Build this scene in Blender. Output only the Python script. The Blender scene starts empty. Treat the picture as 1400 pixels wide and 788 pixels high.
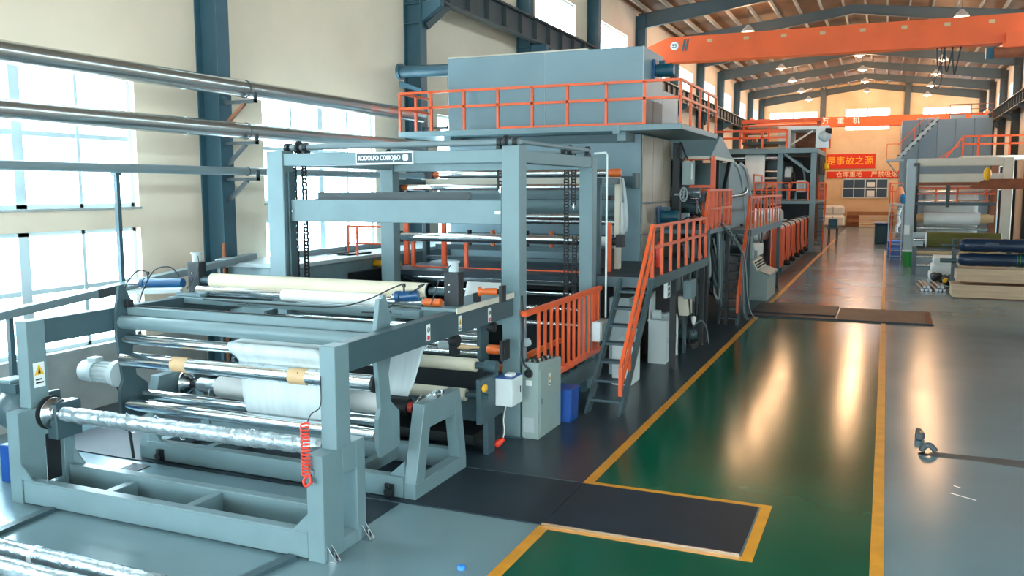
import bpy, math, random
from mathutils import Vector, Matrix
random.seed(7)
scene = bpy.context.scene
COL = scene.collection

# ------------------------------------------------------------------ camera
F_PX, YAW, PITCH, ROLL, CAM_H = 1190.7, 0.4043987, 0.1132673, 0.0025363, 3.2
cam_data = bpy.data.cameras.new('camera')
cam = bpy.data.objects.new('camera', cam_data)
COL.objects.link(cam)
scene.camera = cam
cam_data.sensor_width = 36.0
cam_data.lens = 36.0 * F_PX / 1400.0
cam_data.clip_start, cam_data.clip_end = 0.05, 400
_f0 = Vector((-math.sin(YAW), math.cos(YAW), 0)); _r0 = Vector((math.cos(YAW), math.sin(YAW), 0)); _u = Vector((0, 0, 1))
_fw = _f0 * math.cos(PITCH) - _u * math.sin(PITCH)
_dn = -_u * math.cos(PITCH) - _f0 * math.sin(PITCH)
_rt = _r0 * math.cos(ROLL) + _dn * math.sin(ROLL)
_dw = _dn * math.cos(ROLL) - _r0 * math.sin(ROLL)
cam.matrix_world = Matrix(((_rt.x, -_dw.x, -_fw.x, 0), (_rt.y, -_dw.y, -_fw.y, 0), (_rt.z, -_dw.z, -_fw.z, CAM_H), (0, 0, 0, 1)))

# ------------------------------------------------------------------ sky, exposure
SKY_STRENGTH = 22.5
SKY_COLOR = (0.82, 0.945, 1.0, 1)
world = bpy.data.worlds.new('overcast_sky')
scene.world = world
world.use_nodes = True
_bg = world.node_tree.nodes['Background']
_bg.inputs[0].default_value = SKY_COLOR
_bg.inputs[1].default_value = SKY_STRENGTH
vs = scene.view_settings
vs.view_transform = 'Standard'; vs.look = 'None'; vs.gamma = 1.0; vs.use_curve_mapping = False
vs.exposure = 0.0
LAMP_POWER = 500.0
LAMP_COLOR = (1.0, 0.58, 0.30)

# ------------------------------------------------------------------ materials
def _lin(c):
    return tuple(((x / 12.92) if x <= 0.04045 else ((x + 0.055) / 1.055) ** 2.4) for x in c)
def rgb(r, g, b):
    return _lin((r / 255, g / 255, b / 255)) + (1.0,)

MATS = {}
def mat(name, col, rough=0.5, metal=0.0, var=0.0, vscale=6.0, bump=0.0, bscale=40.0, col2=None, spec=0.5, coat=0.0, stretch=None, rvar=0.0):
    m = bpy.data.materials.new(name); m.use_nodes = True
    nt = m.node_tree; N, L = nt.nodes, nt.links
    b = N['Principled BSDF']
    b.inputs['Base Color'].default_value = col
    b.inputs['Roughness'].default_value = rough
    b.inputs['Metallic'].default_value = metal
    b.inputs['Specular IOR Level'].default_value = spec
    if coat: b.inputs['Coat Weight'].default_value = coat; b.inputs['Coat Roughness'].default_value = 0.12
    if var or bump or rvar:
        tc = N.new('ShaderNodeTexCoord'); src = tc.outputs['Object']
        if stretch:
            mp = N.new('ShaderNodeMapping'); mp.inputs['Scale'].default_value = stretch
            L.new(src, mp.inputs[0]); src = mp.outputs[0]
    if var or rvar:
        n = N.new('ShaderNodeTexNoise'); n.inputs['Scale'].default_value = vscale; n.inputs['Detail'].default_value = 5
        L.new(src, n.inputs['Vector'])
        if var:
            r = N.new('ShaderNodeValToRGB')
            r.color_ramp.elements[0].position = 0.35; r.color_ramp.elements[1].position = 0.68
            c2 = col2 if col2 else tuple(max(0, x * (1 - var)) for x in col[:3]) + (1,)
            r.color_ramp.elements[0].color = c2; r.color_ramp.elements[1].color = col
            L.new(n.outputs['Fac'], r.inputs[0]); L.new(r.outputs[0], b.inputs['Base Color'])
        if rvar:
            mr = N.new('ShaderNodeMapRange'); mr.inputs[3].default_value = max(0.02, rough - rvar); mr.inputs[4].default_value = rough + rvar
            L.new(n.outputs['Fac'], mr.inputs[0]); L.new(mr.outputs[0], b.inputs['Roughness'])
    if bump:
        n2 = N.new('ShaderNodeTexNoise'); n2.inputs['Scale'].default_value = bscale; n2.inputs['Detail'].default_value = 4
        L.new(src, n2.inputs['Vector'])
        bp = N.new('ShaderNodeBump'); bp.inputs['Strength'].default_value = bump; bp.inputs['Distance'].default_value = 0.02
        L.new(n2.outputs['Fac'], bp.inputs['Height']); L.new(bp.outputs[0], b.inputs['Normal'])
    MATS[name] = m
    return m

M = {}
M['wall'] = mat('cream_plaster', rgb(234, 214, 190), 0.85, var=0.07, vscale=0.8, bump=0.05, bscale=12)
M['wall_far'] = mat('weathered_cream_plaster', rgb(232, 205, 166), 0.85, var=0.35, vscale=0.5, bump=0.05, bscale=8, col2=rgb(214, 180, 138))
M['concrete'] = mat('grey_concrete_band', rgb(176, 180, 176), 0.85, var=0.3, vscale=1.6, bump=0.08, bscale=15)
M['floor'] = mat('grey_epoxy_floor', rgb(118, 144, 152), 0.20, spec=0.32, var=0.14, vscale=0.5, bump=0.03, bscale=1.6, rvar=0.07)
M['floor_dark'] = mat('worn_shaded_floor', rgb(46, 60, 68), 0.3, spec=0.35, var=0.3, vscale=0.8, bump=0.012, bscale=2.0, rvar=0.06)  # dark tone holds both floor wear and painted-in shade beside the machines
M['green'] = mat('green_epoxy', rgb(6, 92, 66), 0.17, spec=0.22, var=0.28, vscale=0.4, bump=0.03, bscale=1.4, rvar=0.05)
M['yellow'] = mat('yellow_line_paint', rgb(238, 160, 40), 0.4, var=0.18, vscale=5)
M['steel_plate'] = mat('dark_steel_plate', rgb(37, 50, 60), 0.5, var=0.3, vscale=1.2, bump=0.06, bscale=9, rvar=0.1, spec=0.3)
M['column'] = mat('blue_grey_column_paint', rgb(54, 90, 104), 0.45, var=0.15, vscale=2.5)
M['roof'] = mat('warm_tinted_roof_sheet', rgb(134, 98, 68), 0.7, var=0.4, vscale=0.5, col2=rgb(96, 68, 46))  # brown base takes in the warm light's tint; the mottling is random
M['purlin'] = mat('pale_purlin_steel', rgb(170, 158, 140), 0.55)
M['rafter'] = mat('slate_rafter_paint', rgb(70, 80, 82), 0.5, var=0.15, vscale=1.0)
M['runway'] = mat('dark_runway_steel', rgb(66, 74, 76), 0.5, var=0.2, vscale=2)
M['frame_white'] = mat('white_window_aluminium', rgb(205, 222, 226), 0.4)
M['grey'] = mat('machine_grey_paint', rgb(112, 136, 141), 0.38, var=0.10, vscale=3.0, rvar=0.06)
M['grey_dark'] = mat('slate_machine_paint', rgb(62, 86, 93), 0.42, var=0.12, vscale=3.0)
M['box_grey'] = mat('oven_panel_paint', rgb(122, 146, 154), 0.42, var=0.10, vscale=0.9, rvar=0.05)
M['tan_panel'] = mat('brushed_steel_panel', rgb(176, 164, 146), 0.36, metal=0.55, var=0.2, vscale=1.6)
M['chrome'] = mat('chrome', (0.86, 0.90, 0.92, 1), 0.13, metal=1.0, rvar=0.03, vscale=3)
M['chrome_dull'] = mat('dull_chrome', (0.62, 0.66, 0.68, 1), 0.22, metal=1.0, rvar=0.07, vscale=4)
M['clad'] = mat('aluminium_cladding', (0.60, 0.60, 0.58, 1), 0.24, metal=0.9)
M['pipe_grey'] = mat('grey_pipe_paint', rgb(120, 136, 140), 0.4)
M['orange'] = mat('orange_rail_paint', rgb(234, 96, 48), 0.42, var=0.08, vscale=4)
M['orange_crane'] = mat('orange_crane_paint', rgb(246, 100, 42), 0.42, var=0.12, vscale=1.0)
M['orange_part'] = mat('orange_actuator_paint', rgb(206, 98, 40), 0.4)
M['red'] = mat('red_plastic', rgb(226, 58, 34), 0.4)
M['banner_red'] = mat('red_banner_cloth', rgb(222, 52, 20), 0.7)
M['banner_text'] = mat('yellow_banner_print', rgb(255, 190, 60), 0.7)
M['cream_text'] = mat('cream_banner_print', rgb(255, 220, 180), 0.7)
M['black'] = mat('black_steel', rgb(26, 32, 36), 0.5)
M['rubber'] = mat('black_rubber', rgb(22, 26, 28), 0.6)
M['beige'] = mat('beige_rubber_roller', rgb(214, 204, 180), 0.55, var=0.12, vscale=3)
M['cloth_white'] = mat('white_cotton_web', rgb(206, 218, 220), 0.8, var=0.14, vscale=2.0, bump=0.15, bscale=5, stretch=(6, 1, 0.6))
M['cloth_roll'] = mat('white_fabric_roll', rgb(232, 234, 230), 0.8, var=0.06, vscale=3)
M['film'] = mat('crinkled_stretch_film', (0.42, 0.50, 0.53, 1), 0.24, metal=0.6, bump=0.8, bscale=14, var=0.35, vscale=8)
M['blue_cyl'] = mat('blue_cylinder_paint', rgb(22, 74, 116), 0.35)
M['motor_blue'] = mat('teal_motor_paint', rgb(20, 78, 96), 0.45)
M['motor_grey'] = mat('pale_motor_paint', rgb(168, 180, 182), 0.45)
M['cabinet'] = mat('grey_green_cabinet', rgb(146, 164, 160), 0.42, var=0.06, vscale=3)
M['white_panel'] = mat('white_enamel', rgb(214, 224, 224), 0.4)
M['label_white'] = mat('label_white', rgb(232, 236, 232), 0.5)
M['label_dark'] = mat('label_dark', rgb(54, 74, 84), 0.5)
M['label_yellow'] = mat('label_yellow', rgb(236, 184, 40), 0.5)
M['label_red'] = mat('label_red', rgb(206, 70, 62), 0.5)
M['label_black'] = mat('label_black', rgb(30, 30, 30), 0.5)
M['wood'] = mat('pale_pine', rgb(236, 206, 172), 0.65, var=0.2, vscale=2.0, stretch=(0.4, 6, 6))
M['wood_rust'] = mat('rusty_brown', rgb(150, 92, 62), 0.7, var=0.3, vscale=4)
M['plywood'] = mat('brown_plywood', rgb(172, 122, 82), 0.7, var=0.2, vscale=2)
M['navy'] = mat('navy_wrapped_fabric', rgb(24, 52, 84), 0.38, var=0.25, vscale=4, bump=0.35, bscale=7)
M['olive'] = mat('olive_fabric', rgb(98, 96, 42), 0.75, var=0.12, vscale=4)
M['green_bin'] = mat('green_plastic', rgb(38, 140, 60), 0.4)
M['blue_bin'] = mat('blue_plastic', rgb(22, 74, 150), 0.4)
M['blue_light'] = mat('bright_blue_plastic', rgb(40, 130, 230), 0.4)
M['hose'] = mat('grey_hose', rgb(92, 110, 114), 0.5)
M['cable'] = mat('black_cable', rgb(30, 36, 40), 0.5)
M['white_steel'] = mat('cream_white_machine_paint', rgb(216, 208, 190), 0.45, var=0.08, vscale=2)
M['right_grey'] = mat('blue_grey_panel', rgb(116, 132, 142), 0.45, var=0.06, vscale=1)
M['yellow_hook'] = mat('yellow_hook_paint', rgb(240, 176, 30), 0.4)
M['rust'] = mat('rusty_track', rgb(146, 78, 46), 0.7, var=0.3, vscale=3)
M['lamp_shade'] = mat('aluminium_lamp_shade', rgb(210, 210, 205), 0.4, metal=0.3)
M['clay'] = mat('brown_packing_tape', rgb(206, 172, 128), 0.5)
M['tube_steel'] = mat('galvanised_tube', (0.22, 0.25, 0.26, 1), 0.35, metal=0.8)
M['debris'] = mat('dark_grit', rgb(52, 58, 62), 0.8)
M['tape_grey'] = mat('grey_floor_tape', rgb(82, 90, 94), 0.5, var=0.2, vscale=3)

def glass_mat(name, tint, gl=0.08):
    m = bpy.data.materials.new(name); m.use_nodes = True
    nt = m.node_tree; N, L = nt.nodes, nt.links
    N.remove(N['Principled BSDF'])
    t = N.new('ShaderNodeBsdfTransparent'); t.inputs[0].default_value = tint
    g = N.new('ShaderNodeBsdfGlossy'); g.inputs['Roughness'].default_value = 0.03
    mx = N.new('ShaderNodeMixShader'); mx.inputs[0].default_value = gl
    L.new(t.outputs[0], mx.inputs[1]); L.new(g.outputs[0], mx.inputs[2])
    L.new(mx.outputs[0], N['Material Output'].inputs[0])
    return m
M['glass'] = glass_mat('window_glass', (0.90, 0.97, 1.0, 1))
M['glass_dark'] = mat('dark_office_glass', rgb(52, 74, 92), 0.3, spec=0.25)
M['peach_cloth'] = mat('peach_cloth', rgb(236, 150, 104), 0.8)
M['blue_cloth'] = mat('blue_cloth', rgb(46, 112, 150), 0.8)

def emis(name, col, s):
    m = bpy.data.materials.new(name); m.use_nodes = True
    b = m.node_tree.nodes['Principled BSDF']
    b.inputs['Emission Color'].default_value = col; b.inputs['Emission Strength'].default_value = s
    return m
M['bulb'] = emis('lit_bulb', (1.0, 0.8, 0.55, 1), 12.0)

# ------------------------------------------------------------------ mesh builder
class MB:
    def __init__(self): self.v = []; self.f = []; self.s = []; self.prims = []
    def add(self, vs_, fs_, smooth=False):
        o = len(self.v); fo = len(self.f); self.v += [tuple(p) for p in vs_]
        for k in fs_: self.f.append(tuple(i + o for i in k)); self.s.append(smooth)
        self.prims.append((o, len(self.v), fo, len(self.f)))
        return self
    def box(self, x0, x1, y0, y1, z0, z1):
        if x0 > x1: x0, x1 = x1, x0
        if y0 > y1: y0, y1 = y1, y0
        if z0 > z1: z0, z1 = z1, z0
        return self.add([(x0,y0,z0),(x1,y0,z0),(x1,y1,z0),(x0,y1,z0),(x0,y0,z1),(x1,y0,z1),(x1,y1,z1),(x0,y1,z1)],
                        [(0,3,2,1),(4,5,6,7),(0,1,5,4),(1,2,6,5),(2,3,7,6),(3,0,4,7)])
    def cbox(self, c, sx, sy, sz):
        return self.box(c[0]-sx/2, c[0]+sx/2, c[1]-sy/2, c[1]+sy/2, c[2]-sz/2, c[2]+sz/2)
    def prism(self, pts, axis, a0, a1):
        if a0 > a1: a0, a1 = a1, a0
        n = len(pts)
        def mk(p, a):
            return {'x': (a, p[0], p[1]), 'y': (p[0], a, p[1]), 'z': (p[0], p[1], a)}[axis]
        area = sum(pts[i][0]*pts[(i+1)%n][1] - pts[(i+1)%n][0]*pts[i][1] for i in range(n))
        ccw = area > 0
        if axis == 'y': ccw = not ccw
        if not ccw: pts = pts[::-1]
        vv = [mk(p, a0) for p in pts] + [mk(p, a1) for p in pts]
        ff = [tuple(range(n-1, -1, -1)), tuple(range(n, 2*n))]
        for i in range(n):
            j = (i+1) % n; ff.append((i, j, n+j, n+i))
        return self.add(vv, ff)
    @staticmethod
    def _basis(d):
        d = d.normalized(); a = Vector((0,0,1)) if abs(d.z) < 0.9 else Vector((1,0,0))
        u = d.cross(a).normalized(); w = d.cross(u).normalized(); return u, w
    def cyl(self, p0, p1, r, n=16, r2=None, caps=True):
        p0, p1 = Vector(p0), Vector(p1); r2 = r if r2 is None else r2
        u, w = self._basis(p1 - p0)
        A = [p0 + (u*math.cos(2*math.pi*i/n) + w*math.sin(2*math.pi*i/n))*r for i in range(n)]
        B = [p1 + (u*math.cos(2*math.pi*i/n) + w*math.sin(2*math.pi*i/n))*r2 for i in range(n)]
        self.add(A + B, [(i, n+i, n+(i+1)%n, (i+1)%n) for i in range(n)], True)
        if caps:
            self.add(A, [tuple(range(n))]); self.add(B, [tuple(range(n-1, -1, -1))])
        return self
    def bar(self, p0, p1, w, h, up=(0,0,1)):
        p0, p1 = Vector(p0), Vector(p1); d = (p1-p0).normalized(); up = Vector(up)
        if abs(d.dot(up)) > 0.98: up = Vector((0,1,0))
        s = d.cross(up).normalized(); t = s.cross(d).normalized()
        vv = []
        for p in (p0, p1):
            for a, b in ((-1,-1),(1,-1),(1,1),(-1,1)): vv.append(p + s*a*w/2 + t*b*h/2)
        return self.add(vv, [(0,1,2,3),(7,6,5,4),(0,4,5,1),(1,5,6,2),(2,6,7,3),(3,7,4,0)])
    def tube(self, pts, r, n=8, smooth_path=0, caps=True):
        P = [Vector(p) for p in pts]
        if smooth_path:
            Q = []
            for i in range(len(P)-1):
                p0 = P[max(i-1,0)]; p1 = P[i]; p2 = P[i+1]; p3 = P[min(i+2,len(P)-1)]
                for k in range(smooth_path):
                    t = k/smooth_path
                    Q.append(0.5*((2*p1)+(p2-p0)*t+(2*p0-5*p1+4*p2-p3)*t*t+(3*p1-p0-3*p2+p3)*t**3))
            Q.append(P[-1]); P = Q
        vv = []; ff = []; u = None
        for i, p in enumerate(P):
            d = (P[min(i+1,len(P)-1)] - P[max(i-1,0)])
            if d.length < 1e-9: d = Vector((0,0,1))
            d.normalize()
            if u is None: u, _ = self._basis(d)
            u = (u - d*u.dot(d))
            if u.length < 1e-6: u, _ = self._basis(d)
            u.normalize(); w = d.cross(u)
            for k in range(n):
                a = 2*math.pi*k/n; vv.append(p + (u*math.cos(a)+w*math.sin(a))*r)
        for i in range(len(P)-1):
            for k in range(n):
                ff.append((i*n+k, i*n+(k+1)%n, (i+1)*n+(k+1)%n, (i+1)*n+k))
        self.add(vv, ff, True)
        if caps:
            self.add(vv[:n], [tuple(range(n-1,-1,-1))]); self.add(vv[-n:], [tuple(range(n))])
        return self
    def lathe(self, prof, o, d, n=20):
        """prof: list of (distance along axis, radius)"""
        o = Vector(o); d = Vector(d).normalized(); u, w = self._basis(d); vv = []; ff = []
        for (t, r) in prof:
            for k in range(n):
                a = 2*math.pi*k/n; vv.append(o + d*t + (u*math.cos(a)+w*math.sin(a))*r)
        for i in range(len(prof)-1):
            for k in range(n):
                ff.append((i*n+k, (i+1)*n+k, (i+1)*n+(k+1)%n, i*n+(k+1)%n))
        self.add(vv, ff, True)
        self.add(vv[:n], [tuple(range(n))]); self.add(vv[-n:], [tuple(range(n-1,-1,-1))])
        return self
    def torus(self, c, axis, R, r, n=20, m=8):
        c = Vector(c); u, w = self._basis(Vector(axis)); pts = [c + (u*math.cos(2*math.pi*i/n)+w*math.sin(2*math.pi*i/n))*R for i in range(n+1)]
        return self.tube(pts, r, m, caps=False)

def _root_loc(o):
    while o.parent: o = o.parent
    return Vector(o.location)

def _mesh_obj(name, v, f, s, m, off):
    me = bpy.data.meshes.new(name)
    me.from_pydata([(p[0]-off.x, p[1]-off.y, p[2]-off.z) for p in v], [], f)
    me.polygons.foreach_set('use_smooth', s)
    me.materials.append(M[m] if isinstance(m, str) else m)
    me.update()
    o = bpy.data.objects.new(name, me); COL.objects.link(o)
    return o

def _islands(mb, eps=0.004):
    """groups of primitives whose boxes touch"""
    n = len(mb.prims); bb = []
    for (a, b, fa, fb) in mb.prims:
        vv = mb.v[a:b]
        bb.append([min(p[i] for p in vv)-eps for i in range(3)] + [max(p[i] for p in vv)+eps for i in range(3)])
    par = list(range(n))
    def find(i):
        while par[i] != i: par[i] = par[par[i]]; i = par[i]
        return i
    for i in range(n):
        for j in range(i):
            if all(bb[i][k] <= bb[j][k+3] and bb[j][k] <= bb[i][k+3] for k in range(3)):
                par[find(i)] = find(j)
    gr = {}
    for i in range(n): gr.setdefault(find(i), []).append(i)
    return list(gr.values())

def part(name, mb, m, parent=None, bevel=0.0, label=None, kind=None, whole=False):
    """one mesh object; pieces that do not touch become parts of their own (unless kind is stuff)"""
    off = _root_loc(parent) if parent else Vector((0,0,0))
    groups = [None]
    if parent and not whole and kind != 'stuff' and 1 < len(mb.prims) < 120:
        g = _islands(mb)
        if len(g) > 1: groups = g
    first = None
    for g in groups:
        if g is None: v, f, s = mb.v, mb.f, mb.s
        else:
            v, f, s = [], [], []
            for i in g:
                a, b, fa, fb = mb.prims[i]; o_ = len(v) - a
                v += mb.v[a:b]; f += [tuple(k+o_ for k in q) for q in mb.f[fa:fb]]; s += mb.s[fa:fb]
        o = _mesh_obj(name, v, f, s, m, off)
        if parent: o.parent = parent
        if bevel:
            bv = o.modifiers.new('bevel', 'BEVEL'); bv.width = bevel; bv.segments = 1; bv.limit_method = 'ANGLE'; bv.angle_limit = math.radians(50)
        if label: o['label'] = label
        if kind: o['kind'] = kind
        first = first or o
    return first

def solo(name, mb, m, label, cat, group=None, loc=None, bevel=0.0, kind=None):
    """a thing that is one mesh; its origin is set at loc (defaults to its base centre)"""
    if loc is None:
        xs = [p[0] for p in mb.v]; ys = [p[1] for p in mb.v]; zs = [p[2] for p in mb.v]
        loc = ((min(xs)+max(xs))/2, (min(ys)+max(ys))/2, min(zs))
    mb.v = [(p[0]-loc[0], p[1]-loc[1], p[2]-loc[2]) for p in mb.v]
    o = part(name, mb, m, None, bevel); o.location = loc
    o['label'] = label; o['category'] = cat
    if group: o['group'] = group
    if kind: o['kind'] = kind
    return o

def thing(name, label, cat, loc, group=None):
    o = bpy.data.objects.new(name, None); COL.objects.link(o); o.location = loc
    o.empty_display_size = 0.2
    o['label'] = label; o['category'] = cat
    if group: o['group'] = group
    return o

def struct(name, mb, m, parent=None, bevel=0.0, label=None):
    o = part(name, mb, m, parent, bevel)
    if not parent: o['kind'] = 'structure'
    if label: o['label'] = label
    return o

def struct_empty(name, loc, label=None):
    o = bpy.data.objects.new(name, None); COL.objects.link(o); o.location = loc; o['kind'] = 'structure'
    if label: o['label'] = label
    return o

def dup(root, loc, label=None, group=None):
    r = root.copy(); COL.objects.link(r); r.location = loc
    if label: r['label'] = label
    if group: r['group'] = group
    for ch in list(root.children):
        c = ch.copy(); COL.objects.link(c); c.parent = r
        for g in list(ch.children):
            d = g.copy(); COL.objects.link(d); d.parent = c
    return r

def share(o, loc_off, parent):
    """a copy of a part sharing its mesh"""
    c = o.copy(); COL.objects.link(c); c.parent = parent
    c.location = Vector(o.location) + Vector(loc_off)
    return c

def text(name, s, size, mtx, m, parent, extrude=0.002, bold=0.0, stretch=1.0, width=None):
    """flat lettering turned into a mesh; mtx places it in world space (text lies in its local XY)"""
    cu = bpy.data.curves.new(name, 'FONT'); cu.body = s; cu.size = size; cu.extrude = extrude
    cu.align_x = 'CENTER'; cu.align_y = 'CENTER'; cu.offset = bold
    to = bpy.data.objects.new('tmp_text', cu); COL.objects.link(to)
    bpy.context.view_layer.update()
    dg = bpy.context.evaluated_depsgraph_get()
    me = bpy.data.meshes.new_from_object(to.evaluated_get(dg))
    bpy.data.objects.remove(to, do_unlink=True)
    if width:
        xs_ = [v.co.x for v in me.vertices]; stretch = width/(max(xs_)-min(xs_))
    me.transform(Matrix.Diagonal((stretch, 1, 1, 1)))
    off = _root_loc(parent) if parent else Vector((0,0,0))
    me.transform(Matrix.Translation(-off) @ mtx)
    me.materials.clear(); me.materials.append(M[m])
    o = bpy.data.objects.new(name, me); COL.objects.link(o)
    if parent: o.parent = parent
    return o
FACE_CAM = Matrix.Rotation(math.radians(90), 4, 'X')      # lettering that faces -Y
def face_y(x, y, z): return Matrix.Translation((x, y, z)) @ FACE_CAM
def face_x(x, y, z): return Matrix.Translation((x, y, z)) @ Matrix.Rotation(math.radians(90), 4, 'Z') @ FACE_CAM  # faces +X

# ================================================================== SETTING
XL, XR, YN, YF = -10.6, 7.0, -12.0, 80.0
EAVE, RIDGE, XRIDGE = 11.15, 12.15, -1.8
BAY, COL0 = 6.83, 11.65
struct('floor', MB().box(XL-.3, XR+.3, YN-.3, YF+.3, -0.25, 0.0), 'floor')
# painted floor areas, each a skin of paint or plate on the slab
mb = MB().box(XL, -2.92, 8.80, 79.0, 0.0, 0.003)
struct('floor_work_zone', mb, 'floor_dark', label='floor around the machine line, darker from wear and painted-in shade')
ae = struct_empty('floor_aisle', (-1.4, 10, 0), 'green painted walkway')
part('green_paint', MB().box(-2.86, 0.02, YN, 7.42, 0.0, 0.004), 'green', ae)
part('green_paint', MB().box(-2.86, 0.02, 8.84, 22.25, 0.0, 0.004), 'green', ae)
part('green_paint', MB().box(-0.95, 0.02, 7.42, 8.84, 0.0, 0.004), 'green', ae)
for b in ((-2.92,-2.81, YN,7.47), (-2.92,-2.81, 8.76,22.25), (-2.92,-2.81, 24.9,60), (0.0,0.11, YN,22.3), (0.0,0.09, 24.9,48)):
    part('yellow_line', MB().box(b[0], b[1], b[2], b[3], 0.0, 0.006), 'yellow', ae)
part('yellow_line', MB().box(-2.81, -0.93, 8.76, 8.85, 0.0, 0.006), 'yellow', ae)
part('yellow_line', MB().box(-2.81, -0.93, 7.40, 7.48, 0.0, 0.006), 'yellow', ae)
part('yellow_line', MB().box(-1.03, -0.93, 7.48, 8.76, 0.0, 0.006), 'yellow', ae)

# ---- left wall with real openings
LOW = [(0.93, 2.63), (2.94, 5.10)]
def bay_y(k): return COL0 + BAY*k               # column centres
win_n = [0]
def make_window(x, y0, y1, z0, z1, side, mull, trans, depth=0.12):
    """aluminium frame with single panes standing in a wall opening; side = +1 on the left wall"""
    win_n[0] += 1
    w = struct_empty('window_%d' % win_n[0], (x, (y0+y1)/2, z0))
    xi = x - side*0.10; xo = xi - side*depth
    fr = MB(); t = 0.06
    fr.box(xo, xi, y0, y1, z0, z0+t).box(xo, xi, y0, y1, z1-t, z1).box(xo, xi, y0, y0+t, z0, z1).box(xo, xi, y1-t, y1, z0, z1)
    for (ym, wd) in mull: fr.box(xo, xi, ym-wd/2, ym+wd/2, z0, z1)
    for zm in trans: fr.box(xo+0.01, xi-0.01, y0, y1, zm-0.035, zm+0.035)
    part('window_frame', fr, 'frame_white', w)
    ys = [y0] + [q[0] for q in mull] + [y1]; zs = [z0] + list(trans) + [z1]
    xm = (xo+xi)/2
    for i in range(len(ys)-1):
        for j in range(len(zs)-1):
            part('pane', MB().box(xm-0.004, xm+0.004, ys[i]+.02, ys[i+1]-.02, zs[j]+.02, zs[j+1]-.02), 'glass', w)
    return w
def portal(c, sx, sy, rot):
    l = bpy.data.lights.new('daylight_portal', 'AREA'); l.shape = 'RECTANGLE'; l.size = sx; l.size_y = sy
    l.cycles.is_portal = True
    o = bpy.data.objects.new('daylight_portal', l); COL.objects.link(o); o.location = c; o.rotation_euler = rot
    return o

def wall_with_openings(name, x, side, opens, m, zt=EAVE+.1, y_start=YN-.3, y_end=YF+.3):
    """opens: list of (y0,y1,[(z0,z1),...]) sorted in y"""
    mb = MB(); xa, xb = (x-0.3, x) if side > 0 else (x, x+0.3)
    cur = y_start
    for (y0, y1, zz) in opens:
        mb.box(xa, xb, cur, y0, 0, zt); z = 0
        for (z0, z1) in zz:
            mb.box(xa, xb, y0, y1, z, z0); z = z1
        mb.box(xa, xb, y0, y1, z, zt); cur = y1
    mb.box(xa, xb, cur, y_end, 0, zt)
    return struct(name, mb, m)
HIGH = (8.55, 9.78)
def bay_open(k):
    a = bay_y(k-1); b = bay_y(k); c = (a+b)/2
    return c-1.93, c+1.92
opensL, opensR = [], []
for k in range(-3, 11):
    a, b = bay_open(k); c = (a+b)/2
    if k <= 4:
        opensL.append((a, b, LOW + [HIGH]))
    else:
        opensL.append((c-2.2, c+2.2, [HIGH]))
    opensR.append((c-2.2, c+2.2, [HIGH]) if k > -1 and k != 5 else (a, b, [(1.2, 4.6), HIGH]))  # low right-wall openings in these bays are added to brighten the right side
wl = wall_with_openings('wall_left', XL, 1, opensL, 'wall')
wr = wall_with_openings('wall_right', XR, -1, opensR, 'wall')
# grey concrete dado and sill bands on the left wall
cb = MB()
for k in range(-3, 12):
    a = bay_y(k-1)+.2; b = bay_y(k)-.2
    cb.box(XL, XL+0.015, a, b, 0, 0.90)
part('concrete_dado', cb, 'concrete', wl)
for (y0, y1, zz) in opensL:
    c = (y0+y1)/2
    for (z0, z1) in zz:
        if z0 > 8: make_window(XL, y0, y1, z0, z1, 1, [(c-.7,.05),(c+.7,.05)], [])
        elif z0 < 2: make_window(XL, y0, y1, z0, z1, 1, [(c,.16),(c-.96,.06),(c+.96,.06)], [1.80])
        else: make_window(XL, y0, y1, z0, z1, 1, [(c,.16),(c-.96,.06),(c+.96,.06)], [3.97])
        portal((XL-.32, c, (z0+z1)/2), z1-z0, y1-y0, (0, -math.pi/2, 0))
    if zz[0][0] < 2:
        part('sill', MB().box(XL-.29, XL+.05, y0-.03, y1+.03, 0.90, 0.935), 'concrete', wl)
        part('sill', MB().box(XL-.29, XL+.03, y0-.03, y1+.03, 2.91, 2.945), 'concrete', wl)
for (y0, y1, zz) in opensR:
    c = (y0+y1)/2
    for (z0, z1) in zz:
        make_window(XR, y0, y1, z0, z1, -1, [(c-.7,.05),(c+.7,.05)], [] if z0 > 8 else [3.4])
        portal((XR+.32, c, (z0+z1)/2), z1-z0, y1-y0, (0, math.pi/2, 0))

# ---- far wall: gable with three window strips, low office window
FW = [(-9.7,-5.7,9.05,9.75), (-3.5,0.0,9.15,9.85), (2.45,6.0,8.95,9.75)]
FW2 = [(-3.5,0.0,8.05,8.45)]
mb = MB()
ya, yb = YF, YF+.3
def zroof(x): return EAVE + (RIDGE-EAVE)*(1-abs(x-XRIDGE)/(XRIDGE-XL)) if x < XRIDGE else EAVE + (RIDGE-EAVE)*(1-(x-XRIDGE)/(XR-XRIDGE))
mb.box(XL,XR,ya,yb,0,8.05)
mb.box(XL,-3.5,ya,yb,8.05,8.45).box(0,XR,ya,yb,8.05,8.45).box(XL,XR,ya,yb,8.45,8.9)
mb.box(XL,-9.7,ya,yb,8.9,10).box(-9.7,-5.7,ya,yb,8.9,9.05).box(-9.7,-5.7,ya,yb,9.75,10)
mb.box(-5.7,-3.5,ya,yb,8.9,10).box(-3.5,0,ya,yb,8.9,9.15).box(-3.5,0,ya,yb,9.85,10)
mb.box(0,2.45,ya,yb,8.9,10).box(2.45,6.0,ya,yb,8.9,8.95).box(2.45,6.0,ya,yb,9.75,10).box(6.0,XR,ya,yb,8.9,10)
mb.prism([(XL,10),(XR,10),(XR,EAVE+.1),(XRIDGE,RIDGE+.1),(XL,EAVE+.1)],'y',ya,yb)
wf = struct('wall_far', mb, 'wall_far')
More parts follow.
